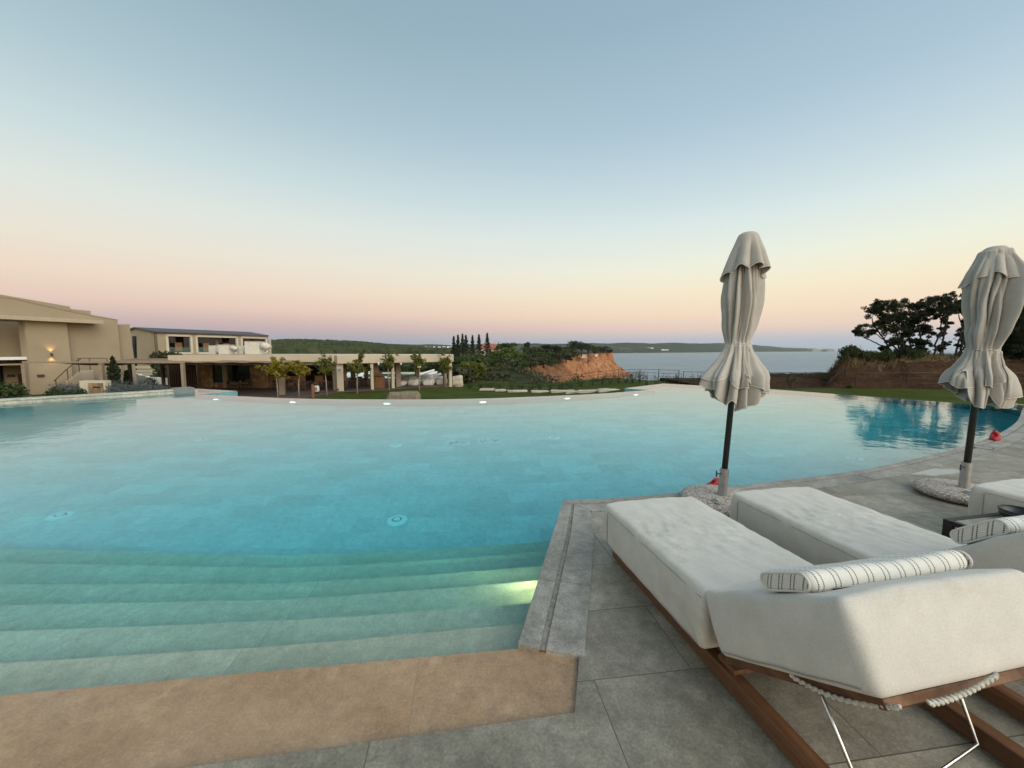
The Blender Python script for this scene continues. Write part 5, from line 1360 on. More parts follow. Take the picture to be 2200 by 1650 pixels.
for bi, (a_, c2) in enumerate(bays):
    mb = MB(); fw = .16
    p0, p1 = BZ(a_, zl, .06), BZ(c2, zl, .06); q0, q1 = BZ(a_, zh, .06), BZ(c2, zh, .06)
    for s, e in ((p0, p1), (q0, q1), (p0, q0), (p1, q1)):
        dv = (e - s).normalized(); nv = dv.cross(bn); mb.mesh([s - nv * fw, e - nv * fw, e + nv * fw, s + nv * fw, s - nv * fw - bn * .3, e - nv * fw - bn * .3, e + nv * fw - bn * .3, s + nv * fw - bn * .3], [(0, 1, 2, 3), (7, 6, 5, 4), (0, 4, 5, 1), (1, 5, 6, 2), (2, 6, 7, 3), (3, 7, 4, 0)])
    fr = mb.build("balcony_frame", M["plaster_trim"], bb, world=True, fix=True)
    n_ = 1 if bi == 0 else 2
    mb = MB()
    for k_ in range(n_):
        x0 = a_ + (c2 - a_) * (k_ + .08) / n_; x1 = a_ + (c2 - a_) * (k_ + .92) / n_
        mb.wallp([BZ(x0, zl + .05, -2.14), BZ(x1, zl + .05, -2.14), BZ(x1, zh - .15, -2.14), BZ(x0, zh - .15, -2.14)], -bn * .05)
    gw = mb.build("window", M["glass_dark"], bb, world=True)
    for k_ in range(n_):
        x0 = a_ + (c2 - a_) * (k_ + .30) / n_; x1 = x0 + (c2 - a_) * .30 / n_
        mb = MB(); mb.wallp([BZ(x0, zl + .3, -1.2), BZ(x1, zl + .3, -1.2), BZ(x1, zl + 1.75, -1.2), BZ(x0, zl + 1.75, -1.2)], -bn * .05); mb.build("wood_screen", M["wood_mid"], bb, world=True)
        for xx in (.62, .80):
            x0 = a_ + (c2 - a_) * (k_ + xx) / n_; x1 = x0 + (c2 - a_) * .09 / n_
            mb = MB(); mb.wallp([BZ(x0, zl + .06, -2.1), BZ(x1, zl + .06, -2.1), BZ(x1, zh - .2, -2.1), BZ(x0, zh - .2, -2.1)], -bn * .03); mb.build("curtain", M["curtain"], gw, world=True)
    mb = MB(); mb.wallp([BZ(a_ + .5, zl + .1, -.1), BZ(c2 - .5, zl + .1, -.1), BZ(c2 - .5, zl + 1.0, -.1), BZ(a_ + .5, zl + 1.0, -.1)], -bn * .02); mb.build("glass_balustrade", M["glass_clear"], bb, world=True)
mb = MB(); mb.wallp([BZ(577.8, GZ - 1, -1.2), BZ(582, GZ - 1, -1.2), P(582, 729, B(582).y + 1), BZ(577.8, P(582, 729, B(578).y).z, -1.2)], -bn * .3); mb.build("end_fin", M["plaster_trim"], bb, world=True)
mb = MB(); mb.wallp([P(284.5, 800, 57), P(291, 800, 57), P(289, 722, 57), P(284, 722, 57)], (0, .3, 0)); mb.build("stair_window", M["glass_dark"], bb, world=True)

# ------------------------------------------------------------------ restaurant
FZ = -2.04
ZT = P(400, 763.2, 34).z
rs = thing("restaurant_building", (-22, 34, FZ), "low open restaurant pavilion with long pale flat roof, columns and stone walls", "building")
A0, A1 = P(360, 763, 34), P(716, 763, 34)
Q1, Q2 = P(724, 765, 33), P(971, 762, 39); Q1.z = Q2.z = 0
qd = (Q2 - Q1).normalized(); qn = Vector((qd.y, -qd.x, 0))
ZB = P(850, 779, 36).z
mb = MB()
mb.prism([(A0.x, 34), (A1.x, 34), (A1.x + .2, 46), (A0.x, 46)], ZB + .12, ZT)
rb_ = mb.build("roof_slab", M["plaster_light"], rs, world=True)
mb = MB(); mb.prism([(A0.x - .06, 33.94), (A1.x, 33.94), (A1.x, 34.6), (A0.x - .06, 34.6)], ZT + .002, ZT + .05); mb.build("roof_edge", M["white"], rb_, world=True)
mb = MB()
back_ = -qn * 8.5
sl_top, sl_bot = 1.035, ZB
# pergola roof of the right wing: fascia beams all round and brown cross slats
def beam(a, b_, w_, z0, z1, side):
    n_ = Vector(((b_ - a).normalized().y, -(b_ - a).normalized().x, 0)) * side
    mb.prism([xy(a), xy(b_), xy(b_ + n_ * w_), xy(a + n_ * w_)], z0, z1)
beam(Q1, Q2, .35, sl_bot, sl_top, -1)
qb1, qb2 = Q1 + back_, Q2 + back_
beam(Q1 - qn * .36, qb1, .35, sl_bot, sl_top - .004, -1); beam(Q2 - qn * .36, qb2, .35, sl_bot, sl_top - .004, 1); beam(qb1 - qn * .002, qb2 - qn * .002, .3, sl_bot, sl_top - .006, -1)
mb.build("fascia", M["plaster_light"], rs, world=True)
mb = MB(); e_ = qn * .03
mb.prism([xy(Q1 + e_), xy(Q2 + e_ + qd * .1), xy(Q2 - qn * 1.1 + qd * .1), xy(Q1 - qn * 1.1)], sl_top + .002, sl_top + .035); mb.build("roof_edge", M["white"], rs, world=True)
mb = MB()
mb.prism([xy(Q1 - qn * .4 + qd * .4), xy(Q2 - qn * .4 - qd * .4), xy(qb2 + qn * .2 - qd * .4), xy(qb1 + qn * .2 + qd * .4)], sl_bot + .18, sl_bot + .24); mb.build("ceiling_boards", M["wood_dark"], rs, world=True)
# corner block at the step of the fascia
mb = MB(); c0, c1 = P(713.5, 764, 33.3), P(723.8, 764, 33.0); mb.prism([xy(c0), (Q1.x - .01, Q1.y + .0), (Q1.x + .3, 34.5), (c0.x, 34.6)], sl_bot - .02, sl_top - .01); mb.build("corner_fascia", M["plaster"], rs, world=True)
def column(px_, py_, Y, wd, dp, mat, zt_=None):
    p = P(px_, py_, Y); mb = MB(); mb.box((p.x, p.y + dp / 2, (FZ - .3 + (zt_ or sl_bot + .05)) / 2), (wd, dp, (zt_ or sl_bot + .05) - FZ + .3), rz=math.atan2(qd.y, qd.x)); return mb.build("column", mat, rs, world=True)
cl_ = column(727, 800, 33.35, .52, .45, M["plaster_light"])
for x, Y, wd in ((797.5, 34.7, .24), (842.5, 36.0, .25), (966.5, 38.75, .30)): column(x, 800, Y, wd, .26, M["plaster_light"])
for x, Y, wd in ((717.5, 34.1, .35), (738, 36.5, .40), (757, 40, .42), (785.5, 39.5, .34), (807, 35.9, .44), (854, 37.4, .46), (895, 41.5, .36), (853, 42.5, .3), (955, 39.6, .30)): column(x, 800, Y, wd, .3, M["post"], sl_bot + .17)
p = P(729.5, 793, 33.05); mb = MB(); kk = 16; mb.rings([[(p.x + qn.x * o_ + rr * math.cos(6.2832 * j / kk) * qd.x, p.y + qn.y * o_ + rr * math.cos(6.2832 * j / kk) * qd.y, p.z + rr * math.sin(6.2832 * j / kk)) for j in range(kk)] for rr, o_ in ((.13, 0), (.13, .05), (.09, .07))]); mb.build("wall_speaker", M["galv"], rs, world=True)
p = P(725.5, 837, 33.0); MB().box((p.x, p.y + .02, p.z), (.16, .10, .13), rz=math.atan2(qd.y, qd.x)).build("floor_light", M["steel_dark"], rs, world=True)
for x, Y in ((796.5, 34.55), (841.5, 35.85)): p = P(x, 792, Y); MB().box((p.x, p.y, p.z), (.09, .08, .16)).build("column_lamp", M["steel_dark"], rs, world=True)
# recessed front of the left wing
def panel(nm, x0, x1, y0, y1, Y, mat, dp=.2):
    a, b_ = P(x0, y1, Y), P(x1, y0, Y); return MB().box(((a.x + b_.x) / 2, Y + dp / 2, (a.z + b_.z) / 2), (b_.x - a.x, dp, b_.z - a.z)).build(nm, mat, rs, world=True)
YF = 36.6
panel("back_wall", 362, 720, 770, 846, YF + 3.2, M["wood_dark"], .2)
mb = MB()
for i in range(15):
    x = 366 + i * 3.9; a, b_ = P(x, 838, YF - .6), P(x, 783, YF - .6); mb.box((a.x, YF - .5, (a.z + b_.z) / 2), (.085, .12, b_.z - a.z))
mb.build("slat_screen", M["wood_dark"], rs, world=True)
panel("stone_wall", 428, 455, 783, 846, YF, M["stone_brown"], .4); panel("stone_wall", 540, 575, 783, 848, YF - .5, M["stone_brown"], .4)
panel("window", 456, 479, 784, 822, YF + .15, M["glass_dark"]); panel("window", 486.5, 539, 784, 822, YF + .15, M["glass_dark"])
panel("low_wall", 455.5, 540, 822.6, 846, YF + .1, M["plaster"], .3)
panel("bench_back", 469, 518, 824, 843, YF - .35, M["wood_mid"], .1)
panel("timber_post", 480, 486, 780, 838, YF - .6, M["post"], .2); panel("timber_post", 600, 607, 781, 850, 30.6, M["post"], .22)
for i in range(6): panel("shutter", 576 + i * 13.4, 588.8 + i * 13.4, 808, 836, YF - .4, M["wood_mid"], .08)
panel("shutter_head", 575.5, 657, 783, 807.5, YF - .1, M["glass_dark"], .1); panel("wood_panel", 677, 693, 807, 832, YF, M["wood_mid"], .15)
panel("eave_blind", 395, 714, 776.8, 784, 34.5, M["offwhite"] if False else M["duct"], .12)
# floors
mb = MB(); mb.prism([(-33, 24.5), (-16.5, 24.5), xy(Q1 + qn * .15), xy(Q2 + qn * .1 + qd * .3), xy(qb2), (-20, 47), (-33, 47)], -2.8, FZ - .02); tag(mb.build("patio", M["patio"]), kind="structure")

# roof vents
def vent_box(px0, px1, py0, py1, Y, label, elbow=None):
    a, b_ = P(px0, py1, Y), P(px1, py0, Y); wd = b_.x - a.x; hh = P(px0, py0, Y).z - ZT
    t = thing("roof_vent", ((a.x + b_.x) / 2, Y, ZT), label, "roof vent", "ventilation boxes on the restaurant roof")
    MB().box((0, 0, hh / 2 + .01), (wd, .9, hh)).build("casing", M["duct"], t, bevel=.02)
    MB().box((0, 0, hh + .03), (wd + .05, .95, .03)).build("lid", M["duct"], t)
    if elbow:
        L, r0 = elbow; z = hh - r0 - .05
        pts = [Vector((wd / 2, -.1, z)), Vector((wd / 2 + L * .55, -.1, z)), Vector((wd / 2 + L * .85, -.1, z - L * .12)), Vector((wd / 2 + L, -.1, z - L * .38))]
        MB().tube(pts, [r0, r0, r0 * 1.02, r0 * 1.05], 18).build("hood", M["duct"], t, smooth=True)
    else:
        MB().tube([(wd / 2, -.2, hh * .35), (wd / 2 + .45, -.2, hh * .35), (wd / 2 + .7, -.2, hh * .2)], hh * .22, 14).build("pipe", M["duct"], t, smooth=True)
    return t
vent_box(456, 468.5, 743, 763, 40, "small low ventilation box, leftmost on the restaurant roof")
vent_box(477, 497, 741.5, 763, 39, "ventilation box with small round hood, second from left on the restaurant roof", (.55, .20))
vent_box(515, 528, 743, 763, 40, "small ventilation box just left of the tallest one on the restaurant roof")
vent_box(533, 562, 734.5, 763, 39, "tallest ventilation box with large scoop hood on the restaurant roof", (.75, .32))

# shade sail pergola between the hotel and the restaurant
sg_ = thing("shade_pergola", (-30, 28.7, GZ), "long brown cloth shade canopy on pale posts between hotel and restaurant", "pergola")
zb0 = P(300, 779.6, 28.7).z
def sailfn(u, v_):
    x = P(92, 778, 28.7).x + (P(560, 778, 28.7).x - P(92, 778, 28.7).x) * u
    Y = 28.75 + 6.2 * v_
    bay = abs(math.sin(math.pi * (u * 3.0 + .12)))
    z = zb0 + .03 - .40 * math.sin(math.pi * v_) * (.35 + .65 * bay) * (1 - .4 * u) + .10 * v_ + .02 * math.sin(u * 60 + v_ * 5)
    return Vector((x, Y, z))
o_ = MB().grid(sailfn, 90, 18).build("sail", M["sail"], sg_, world=True, smooth=True); sol = o_.modifiers.new("cloth", 'SOLIDIFY'); sol.thickness = .012
a, b_ = P(50, 778.5, 28.7), P(397, 778.5, 28.7); MB().box(((a.x + b_.x) / 2, 28.68, zb0 + .04), (b_.x - a.x, .12, .13)).build("front_beam", M["post"], sg_, world=True)
a, b_ = P(280, 775, 35), P(395, 775, 35); MB().box(((a.x + b_.x) / 2, 35.05, zb0 + .14), (b_.x - a.x, .1, .1)).build("rear_beam", M["post"], sg_, world=True)
for x, Y, wd in ((53.5, 28.6, .27), (219.5, 28.6, .24), (393.5, 28.6, .19)):
    p = P(x, 800, Y); MB().box((p.x, Y, (zb0 + GZ) / 2 - .02), (wd, .2, zb0 - GZ - .04)).build("post", M["post"], sg_, world=True)
for x, Y in ((279.5, 34.9), (350, 34.9)): p = P(x, 800, Y); MB().box((p.x, Y, (zb0 + GZ) / 2 + .03), (.2, .2, zb0 - GZ + .05)).build("post", M["wood_dark"], sg_, world=True)

# planter, path walls, shrubs by the hotel
q0, q1 = P(170, 818, 25.5), P(225, 817, 25.5)
t = thing("stone_planter", ((q0.x + q1.x) / 2, 25.5, GZ), "pale walled planter with brown stone front beside the pergola post", "planter")
MB().box((0, .2, (q0.z - GZ) / 2 - .2), (q1.x - q0.x, .4, q0.z - GZ + .4)).build("planter_wall", M["plaster_trim"], t)
MB().box((.25, -.03, (q0.z - GZ) / 2 - .1), ((q1.x - q0.x) - .75, .06, q0.z - GZ - .1)).build("stone_front", M["stone_brown"], t)
MB().box((.35, -.07, q0.z - GZ - .42), (.48, .05, .09)).build("slot", M["steel_dark"], t)
t = thing("garden_wall", P(330, 806, 46), "low curved white garden wall under the round bush", "wall")
pp = [P(x, y, Y) for x, y, Y in ((296, 802, 44), (306, 806, 43), (322, 809.5, 42), (345, 811.5, 41), (372, 812.5, 40.5))]
mb = MB(); po_ = offs(pp, .35)
for i in range(4): mb.prism([xy(pp[i]), xy(pp[i + 1]), xy(po_[i + 1]), xy(po_[i])], -3.2, pp[i].z)
mb.build("wall_run", M["white"], t, world=True, fix=True)
t = thing("garden_wall", P(304, 792, 52), "low stepped stone wall at the corner of the hotel", "wall")
for x, y, wd in ((302, 789, 2.0), (306, 797, 2.4), (312, 803, 2.8)): p = P(x, y, 50); MB().box((p.x, p.y, p.z), (wd, .6, .3)).build("wall_run", M["plaster_light"], t, world=True)
def bush(loc, w_, h, label, mat, n=900, ls=.09, name="shrub", cat="shrub", group=None, seed=1, dp=None):
    t = thing(name, loc, label, cat, group); r_ = random.Random(seed); mb = MB()
    for _ in range(14):
        a = r_.uniform(0, 6.28); q = r_.uniform(0, .34) ; zz = r_.uniform(.3, .72)
        leaves(mb, r_, (q * w_ * math.cos(a), q * (dp or w_) * math.sin(a), h * zz), (w_ * .2, (dp or w_) * .2, h * .28), n // 14, ls, 1.3)
    mb.build("foliage", mat, t)
    mb = MB()
    for _ in range(5): a = r_.uniform(0, 6.28); mb.tube([(0, 0, -.3), (.15 * w_ * math.cos(a), .15 * w_ * math.sin(a), h * .4), (.3 * w_ * math.cos(a), .3 * w_ * math.sin(a), h * .75)], [.035, .022, .008], 5)
    mb.build("stem", M["bark"], t); return t
p = P(367, 772, 44); bush((p.x, 44, GZ), 5.6, P(367, 752, 44).z - GZ, "big rounded grey-green bush left of the restaurant roof", M["leaf_scrub"], 5200, .15, seed=3, dp=3)
p = P(350, 800, 43); bush((p.x, 43.2, GZ - .2), 3.2, 1.9, "dark low bush behind the curved white garden wall", M["leaf_mid"], 1500, .12, seed=4)
p = P(16, 850, 19); bush((p.x - .5, 19, -2.0), 2.3, 1.95, "green shrub at the left edge beside the hotel door", M["leaf_mid"], 2200, .09, seed=5)
p = P(62, 846, 20); bush((p.x, 20, -2.1), 1.6, .5, "low green plants in front of the hotel door", M["leaf_green"], 900, .07, seed=6)
p = P(112, 846, 22); bush((p.x, 22, -2.1), 1.2, .6, "small dark plant at the foot of the outdoor stairs", M["leaf_mid"], 500, .06, seed=7)
p = P(150, 838, 23); bush((p.x, 23, -2.2), 2.4, P(150, 828, 23).z + 2.2, "dark green shrub left of the stone planter", M["leaf_mid"], 2000, .08, seed=8, dp=2)
p = P(285, 820, 30); bush((p.x, 31.5, GZ), 1.6, 1.5, "wispy green shrub right of the small cypress at the hotel corner", M["leaf_green"], 800, .07, seed=9)
for x, yb, yt, Y, wd, lab, sd_ in ((246.5, 822, 766, 28, 1.0, "dark slender cypress rising through the pergola canopy", 61), (273, 822, 797, 29.5, .65, "small young cypress at the right corner of the hotel", 62)):
    b_ = P(x, yb, Y); cypress((b_.x, Y, GZ), P(x, yt, Y).z - GZ, wd, lab, sd_, "young cypresses before the hotel", 900, .13)
rng = random.Random(31); mb = MB()
for _ in range(420):
    x = rng.choice((rng.uniform(112, 168), rng.uniform(232, 352), rng.uniform(232, 340))); Y = rng.uniform(23.5, 27.5); p = P(x, 830, Y); h_ = rng.uniform(.7, 1.15) if x > 200 else rng.uniform(.5, .95)
    leaves(mb, rng, (p.x, Y, -1.62 + h_ * .5), (.35, .3, h_ * .5), 26, .075, .6, -.5)
tag(mb.build("lavender_bed", M["leaf_lav"]), "grey-blue lavender planted along the foot of the hotel", "lavender", kind="stuff")

# young trees on the lawn before the restaurant
def young_tree(loc, zc_, w_, h, dens, label, mat, seed, trunk_top=None, lean=0):
    t = thing("young_tree", loc, label, "tree", "young trees along the restaurant front"); r_ = random.Random(seed)
    mb = MB(); tk = []; zt_ = zc_ - h * .35
    nb = 7 + int(5 * dens)
    tips = []
    for i in range(nb):
        a = 6.283 * i / nb + r_.uniform(-.3, .3); q = w_ * .5 * r_.uniform(.35, 1.0); up_ = r_.uniform(-.35, .55) * h
        tips.append(((q * math.cos(a), q * math.sin(a) * .8, zc_ + up_)))
    for i in range(int(3 + 3 * (1 - dens))): tips.append((w_ * r_.uniform(-.35, .35), w_ * r_.uniform(-.2, .2), zc_ + h * r_.uniform(.5, .95)))
    for tx, ty, tz in tips:
        tk.append(([(lean * .6, 0, zt_ - h * .1), (tx * .5, ty * .5, zt_ + (tz - zt_) * .35), (tx, ty, tz)], .022, .006))
        for s_ in range(5):
            f_ = .35 + .65 * s_ / 4; c_ = (tx * f_ * .9 + r_.gauss(0, .10), ty * f_ * .9 + r_.gauss(0, .1), zt_ + (tz - zt_) * (.35 + .65 * f_) + r_.gauss(0, .08))
            leaves(mb, r_, c_, (.20, .20, .15), int(15 * dens + 7), .085, 1.6, .6)
    mb.build("crown", mat, t)
    mb = MB(); mb.tube([(lean * -.2, 0, -.3), (0, 0, zc_ * .5), (lean * .6, 0, zt_)], [.055, .045, .032], 7)
    for pts, r0, r1 in tk: mb.tube(pts, [r0, (r0 + r1) / 2, r1], 5)
    mb.build("trunk", M["bark_pale"], t, smooth=True)
for i, (x, yb, yc, Y, wd, hh, dn, mt, lab) in enumerate(((597, 855, 795, 29.0, 2.7, 1.05, 1.0, "leaf_yellow", "broad yellow-green young tree, leftmost before the restaurant"), (643, 854, 797, 29.4, 1.9, 1.0, .9, "leaf_yellow", "yellow-green young tree, second from the left before the restaurant"),
        (702, 850, 791, 30.6, 1.9, 1.15, .45, "leaf_green", "thin green young tree left of the pavilion's corner column"), (768, 844, 789, 31.8, 1.9, 1.35, .5, "leaf_green", "thin green young tree in front of the first pavilion bay"),
        (836, 838, 779, 34.4, 1.7, 1.1, .25, "leaf_green", "sparse young tree with bare upright shoots before the pavilion"), (901, 835, 783, 35.4, 1.9, 1.3, .45, "leaf_green", "young tree behind the lamp sign before the pavilion"), (958, 831, 787, 37.6, 1.7, 1.5, .6, "leaf_green", "young tree at the right end of the pavilion, climbing the last column"))):
    b_ = P(x, yb, Y); gz = ground_z(b_.x, Y); young_tree((b_.x, Y, gz), P(x, yc, Y).z - gz, wd, hh, dn, lab, M[mt], 300 + i, lean=.12 if i % 2 else -.1)

# restaurant tables and chairs (each seen as a few dark pixels)
def make_chair():
    t = empty("dining_chair", (0, 0, 0))
    MB().box((0, 0, .45), (.46, .46, .05)).build("seat", M["wood_dark"], t)
    mb = MB(); mb.grid(lambda u, v_: Vector((.22 * math.cos(math.pi * u), -.20 - .06 * math.sin(math.pi * u), .58 + .24 * v_)), 10, 3); b = mb.build("backrest", M["wood_dark"], t); s_ = b.modifiers.new("t", 'SOLIDIFY'); s_.thickness = .03
    for sx_ in (-1, 1):
        for sy_ in (-1, 1): MB().tube([(sx_ * .22, sy_ * .22, 0), (sx_ * .20, sy_ * .20, .68 if sy_ < 0 else .45)], .02, 6).build("leg", M["steel_dark"], t)
    return t
def make_table():
    t = empty("dining_table", (0, 0, 0))
    MB().box((0, 0, .735), (.9, .9, .035)).build("table_top", M["wood_dark"], t, bevel=.006)
    MB().tube([(0, 0, .03), (0, 0, .72)], .045, 10).build("pedestal", M["steel_dark"], t); MB().lathe([(.26, 0), (.26, .025), (.05, .05)], k=20).build("foot", M["steel_dark"], t)
    return t
tabs = [(515, 34.2, "dark dining table nearest the pool corner, before the bench"), (612, 35.0, "dark dining table between the two yellow trees' trunks"), (636, 33.4, "dark dining table right of the second yellow tree"), (688, 34.4, "dark dining table left of the pavilion corner column"),
        (750, 35.4, "dark dining table in the first pavilion bay"), (775, 36.8, "dark dining table behind the second pale column"), (765, 39.0, "rear dining table inside the pavilion")]
t0 = make_table(); c0 = make_chair(); rng = random.Random(4); ci = 0
pos_words = ["left of", "right of", "in front of", "behind"]
for i, (x, Y, lab) in enumerate(tabs):
    p = P(x, 840, Y); t = t0 if i == 0 else copy_tree(t0); t.location = (p.x, Y, FZ - .02); tag(t, lab, "table", "dining tables of the restaurant")
    for j, (dx, dy, rz) in enumerate(((-.72, 0, math.pi / 2 * -1 + math.pi), (.72, 0, math.pi / 2), (.05, -.75, 0), (0, .8, math.pi))):
        if i in (5, 6) and j == 2: continue
        c = c0 if ci == 0 else copy_tree(c0); ci += 1
        c.location = (p.x + dx, Y + dy, FZ - .02); c.rotation_euler = (0, 0, [-math.pi / 2, math.pi / 2, 0, math.pi][j] + rng.uniform(-.2, .2))
        tag(c, "dark dining chair %s the %s" % (pos_words[j], lab.replace("dark dining table ", "table ").replace("rear dining table", "rear table")), "chair", "dining chairs of the restaurant")
p = P(517, 838, 34.2); t = thing("table_cup", (p.x, 34.2, FZ - .02 + .753), "small white bowl on the dining table nearest the pool corner", "bowl"); MB().lathe([(.04, 0), (.09, .07), (.085, .07), (.03, .015)], k=16).build("bowl_body", M["white"], t)
MB().lathe([(.092, .065), (.094, .075), (.084, .071)], k=16, cap=False).build("rim", M["white"], t)
# wooden bar desk
p = P(814, 828, 35.6); t = thing("bar_desk", (p.x, 35.6, FZ), "orange-brown wooden reception desk between the pavilion columns", "desk")
MB().box((0, .3, .55), (.78, .5, 1.1)).build("desk_body", M["wood_mid"], t); MB().box((0, .28, 1.13), (.9, .62, .05)).build("desk_top", M["wood_dark"], t); MB().box((0, .045, .5), (.6, .02, .85)).build("front_panel", M["wood_mid"], t)
MB().box((-.1, .3, 1.32), (.6, .3, .3)).build("shelf", M["wood_mid"], t)
for x, y, Y, lab in ((813.5, 781, 34.7, "white hanging lamp left of the third pavilion column"), (861.5, 781, 36.2, "white hanging lamp right of the third pavilion column")):
    p = P(x, y, Y); t = thing("hanging_lamp", (p.x, Y, p.z), lab, "lamp", "white lamps hanging under the pavilion fascia"); MB().lathe([(.02, .18), (.07, .12), (.10, 0), (.07, -.13), (.03, -.16)], k=14).build("lamp_shade", M["white"], t, smooth=True); MB().tube([(0, 0, .17), (0, 0, sl_bot - p.z + .1)], .008, 5).build("cord", M["black"], t)
p = P(901, 812, 34.9); gz = ground_z(p.x, 34.9); t = thing("lawn_lamp", (p.x, 34.9, gz), "thin lawn lamp post with three small white heads before the pavilion", "lamp")
hh = P(901, 789, 34.9).z - gz; MB().tube([(0, 0, -.2), (0, 0, hh)], .028, 8).build("pole", M["post"], t)
for d_ in (-.11, 0, .11): MB().lathe([(.035, -.07), (.05, .06), (.03, .08)], (d_, 0, hh + .03), 12).build("lamp_head", M["white"], t)
# garden post and white fan heater near the yellow trees
p = P(673.5, 856, 29.2); t = thing("bollard", (p.x, 29.2, ground_z(p.x, 29.2)), "rust brown square bollard at the edge of the lawn", "bollard"); hh = P(673, 826, 29.2).z - ground_z(p.x, 29.2)
MB().box((0, 0, hh / 2 - .1), (.16, .16, hh + .2)).build("bollard_body", M["wood_mid"], t); MB().box((0, 0, hh + .01), (.18, .18, .02)).build("cap", M["wood_dark"], t)
p = P(681, 842, 31.5); t = thing("white_speaker", (p.x, 31.5, ground_z(p.x, 31.5)), "white rounded cabinet with vents behind the rust brown bollard", "cabinet")
v, f = rbox((.36, .3, .52), .10, (8, 8, 8)); MB().mesh([Vector(q) + Vector((0, 0, .46)) for q in v], f).build("cabinet", M["white"], t, smooth=True, fix=True); MB().box((.0, -.155, .46), (.2, .012, .3)).build("grille", M["galv"], t); MB().box((0, 0, .1), (.2, .2, .22)).build("foot", M["steel_dark"], t)
# beanbags
def beanbag(loc, lab, mat, s=1.0, first=None, rz=0):
    v, f = rbox((1.0 * s, 1.0 * s, .62 * s), .26 * s, (14, 14, 10), lambda p, o: p + Vector((0, .0, .10 * s * max(0, p.y) / .5 - .05 * s * max(0, -p.y) / .5)) + o * .04 * noise.noise(p * 3 + Vector(loc)))
    t = thing("beanbag", loc, lab, "beanbag", "beanbags on the terrace beyond the pavilion", rz); MB().mesh([Vector(q) + Vector((0, 0, .30 * s)) for q in v], f).build("bag", mat, t, smooth=True, fix=True)
    MB().tube([(-.1 * s, .5 * s, .5 * s), (0, .56 * s, .56 * s), (.1 * s, .5 * s, .5 * s)], .018, 6).build("handle", mat, t)
for i, (x, y, Y, mt, lab, s) in enumerate(((863, 829, 39.0, "offwhite", "pale beanbag just right of the third pavilion column", .85), (871, 820, 42, "duct", "grey-beige beanbag behind, next to the second pool", 1.2), (880, 822, 41, "duct", "large grey-beige beanbag in the middle of the group", 1.3), (890, 827, 39.4, "offwhite", "cream beanbag left of the lawn lamp post", 1.1),
        (904, 825, 41, "duct", "grey-beige beanbag behind the lawn lamp post", 1.0), (918, 818, 43, "duct", "large grey-beige beanbag, rearmost, right of the lamp post", 1.3), (921, 826.5, 39.6, "offwhite", "cream beanbag right of the lawn lamp post", 1.1), (936, 821, 42, "duct", "small grey beanbag between the cream one and the last column", .9), (949, 824, 40.5, "duct", "grey beanbag leaning at the foot of the last column", 1.2))):
    p = P(x, y, Y); beanbag((p.x, Y, ground_z(p.x, Y)), lab, M[mt], s, rz=(i * 1.3) % 1.2 - .6)
# second pool seen through the pavilion
PC = Vector((-15.8, 55, 0)); pz_ = P(860, 806, 54).z
def oval(r, k=60, sx_=1.0): return [(PC.x + sx_ * 8.6 * r * math.cos(6.2832 * j / k), PC.y + 5.4 * r * math.sin(6.2832 * j / k)) for j in range(k)]
mb = MB(); k = 60; o_, i_ = oval(1.07), oval(.96)
mb.v = [(x, y, pz_ - .6) for x, y in o_] + [(x, y, pz_) for x, y in o_] + [(x, y, pz_) for x, y in i_] + [(x, y, pz_ - .3) for x, y in i_]
for r in range(3): mb.f += [(r * k + j, r * k + (j + 1) % k, (r + 1) * k + (j + 1) % k, (r + 1) * k + j) for j in range(k)]
t = thing("second_pool", (PC.x, PC.y, pz_ - .6), "oval second pool with white rim seen through the pavilion columns", "pool")
mb.build("rim", M["white"], t, world=True, fix=True)
m = NM("second_pool_water"); m.base((.10, .24, .27)).rough(.05); M["water2"] = m.m
mb = MB(); mb.poly([(x, y, pz_ - .12) for x, y in i_]); mb.build("water", M["water2"], t, world=True)
mb = MB(); mb.prism([(-33, 47.3), (-19.8, 47.3), (-6.5, 52), (-5, 64), (-33, 64)], -3.3, pz_ - .25); tag(mb.build("lower_terrace", M["lawn"]), kind="structure")
def lounger_white(x, y, Y, lab, first=None, rz=0.0):
    p = P(x, y, Y)
    if first: t = copy_tree(first); t["label"] = lab
    else:
        t = thing("pool_lounger", p, lab, "sun lounger", "white loungers round the second pool")
        MB().box((0, 0, .28), (.7, 1.3, .14)).build("mattress", M["white"], t); MB().box((0, .85, .52), (.7, .7, .12), M=Matrix.Rotation(R(42), 3, 'X')).build("backrest", M["white"], t)
        for sx_ in (-.3, .3): MB().box((sx_, 0, .105), (.05, 1.2, .21)).build("leg", M["galv"], t)
    t.location = (p.x, Y, pz_ - .25); t.rotation_euler = (0, 0, rz); return t
wl0 = lounger_white(745, 802, 50, "white lounger by the second pool behind the corner column")
for i, (x, Y, lab) in enumerate(((765, 51, "white lounger by the second pool, second from the corner column"), (775, 49.5, "white lounger by the second pool behind the first young tree"), (820, 50, "white lounger by the second pool right of the reception desk"), (757, 56, "white lounger on the far side of the second pool, left"), (790, 61.5, "white lounger beyond the second pool behind the second column"))):
    lounger_white(x, 802, Y, lab, wl0, (-.8, .5, .9, .3, 1.2)[i])
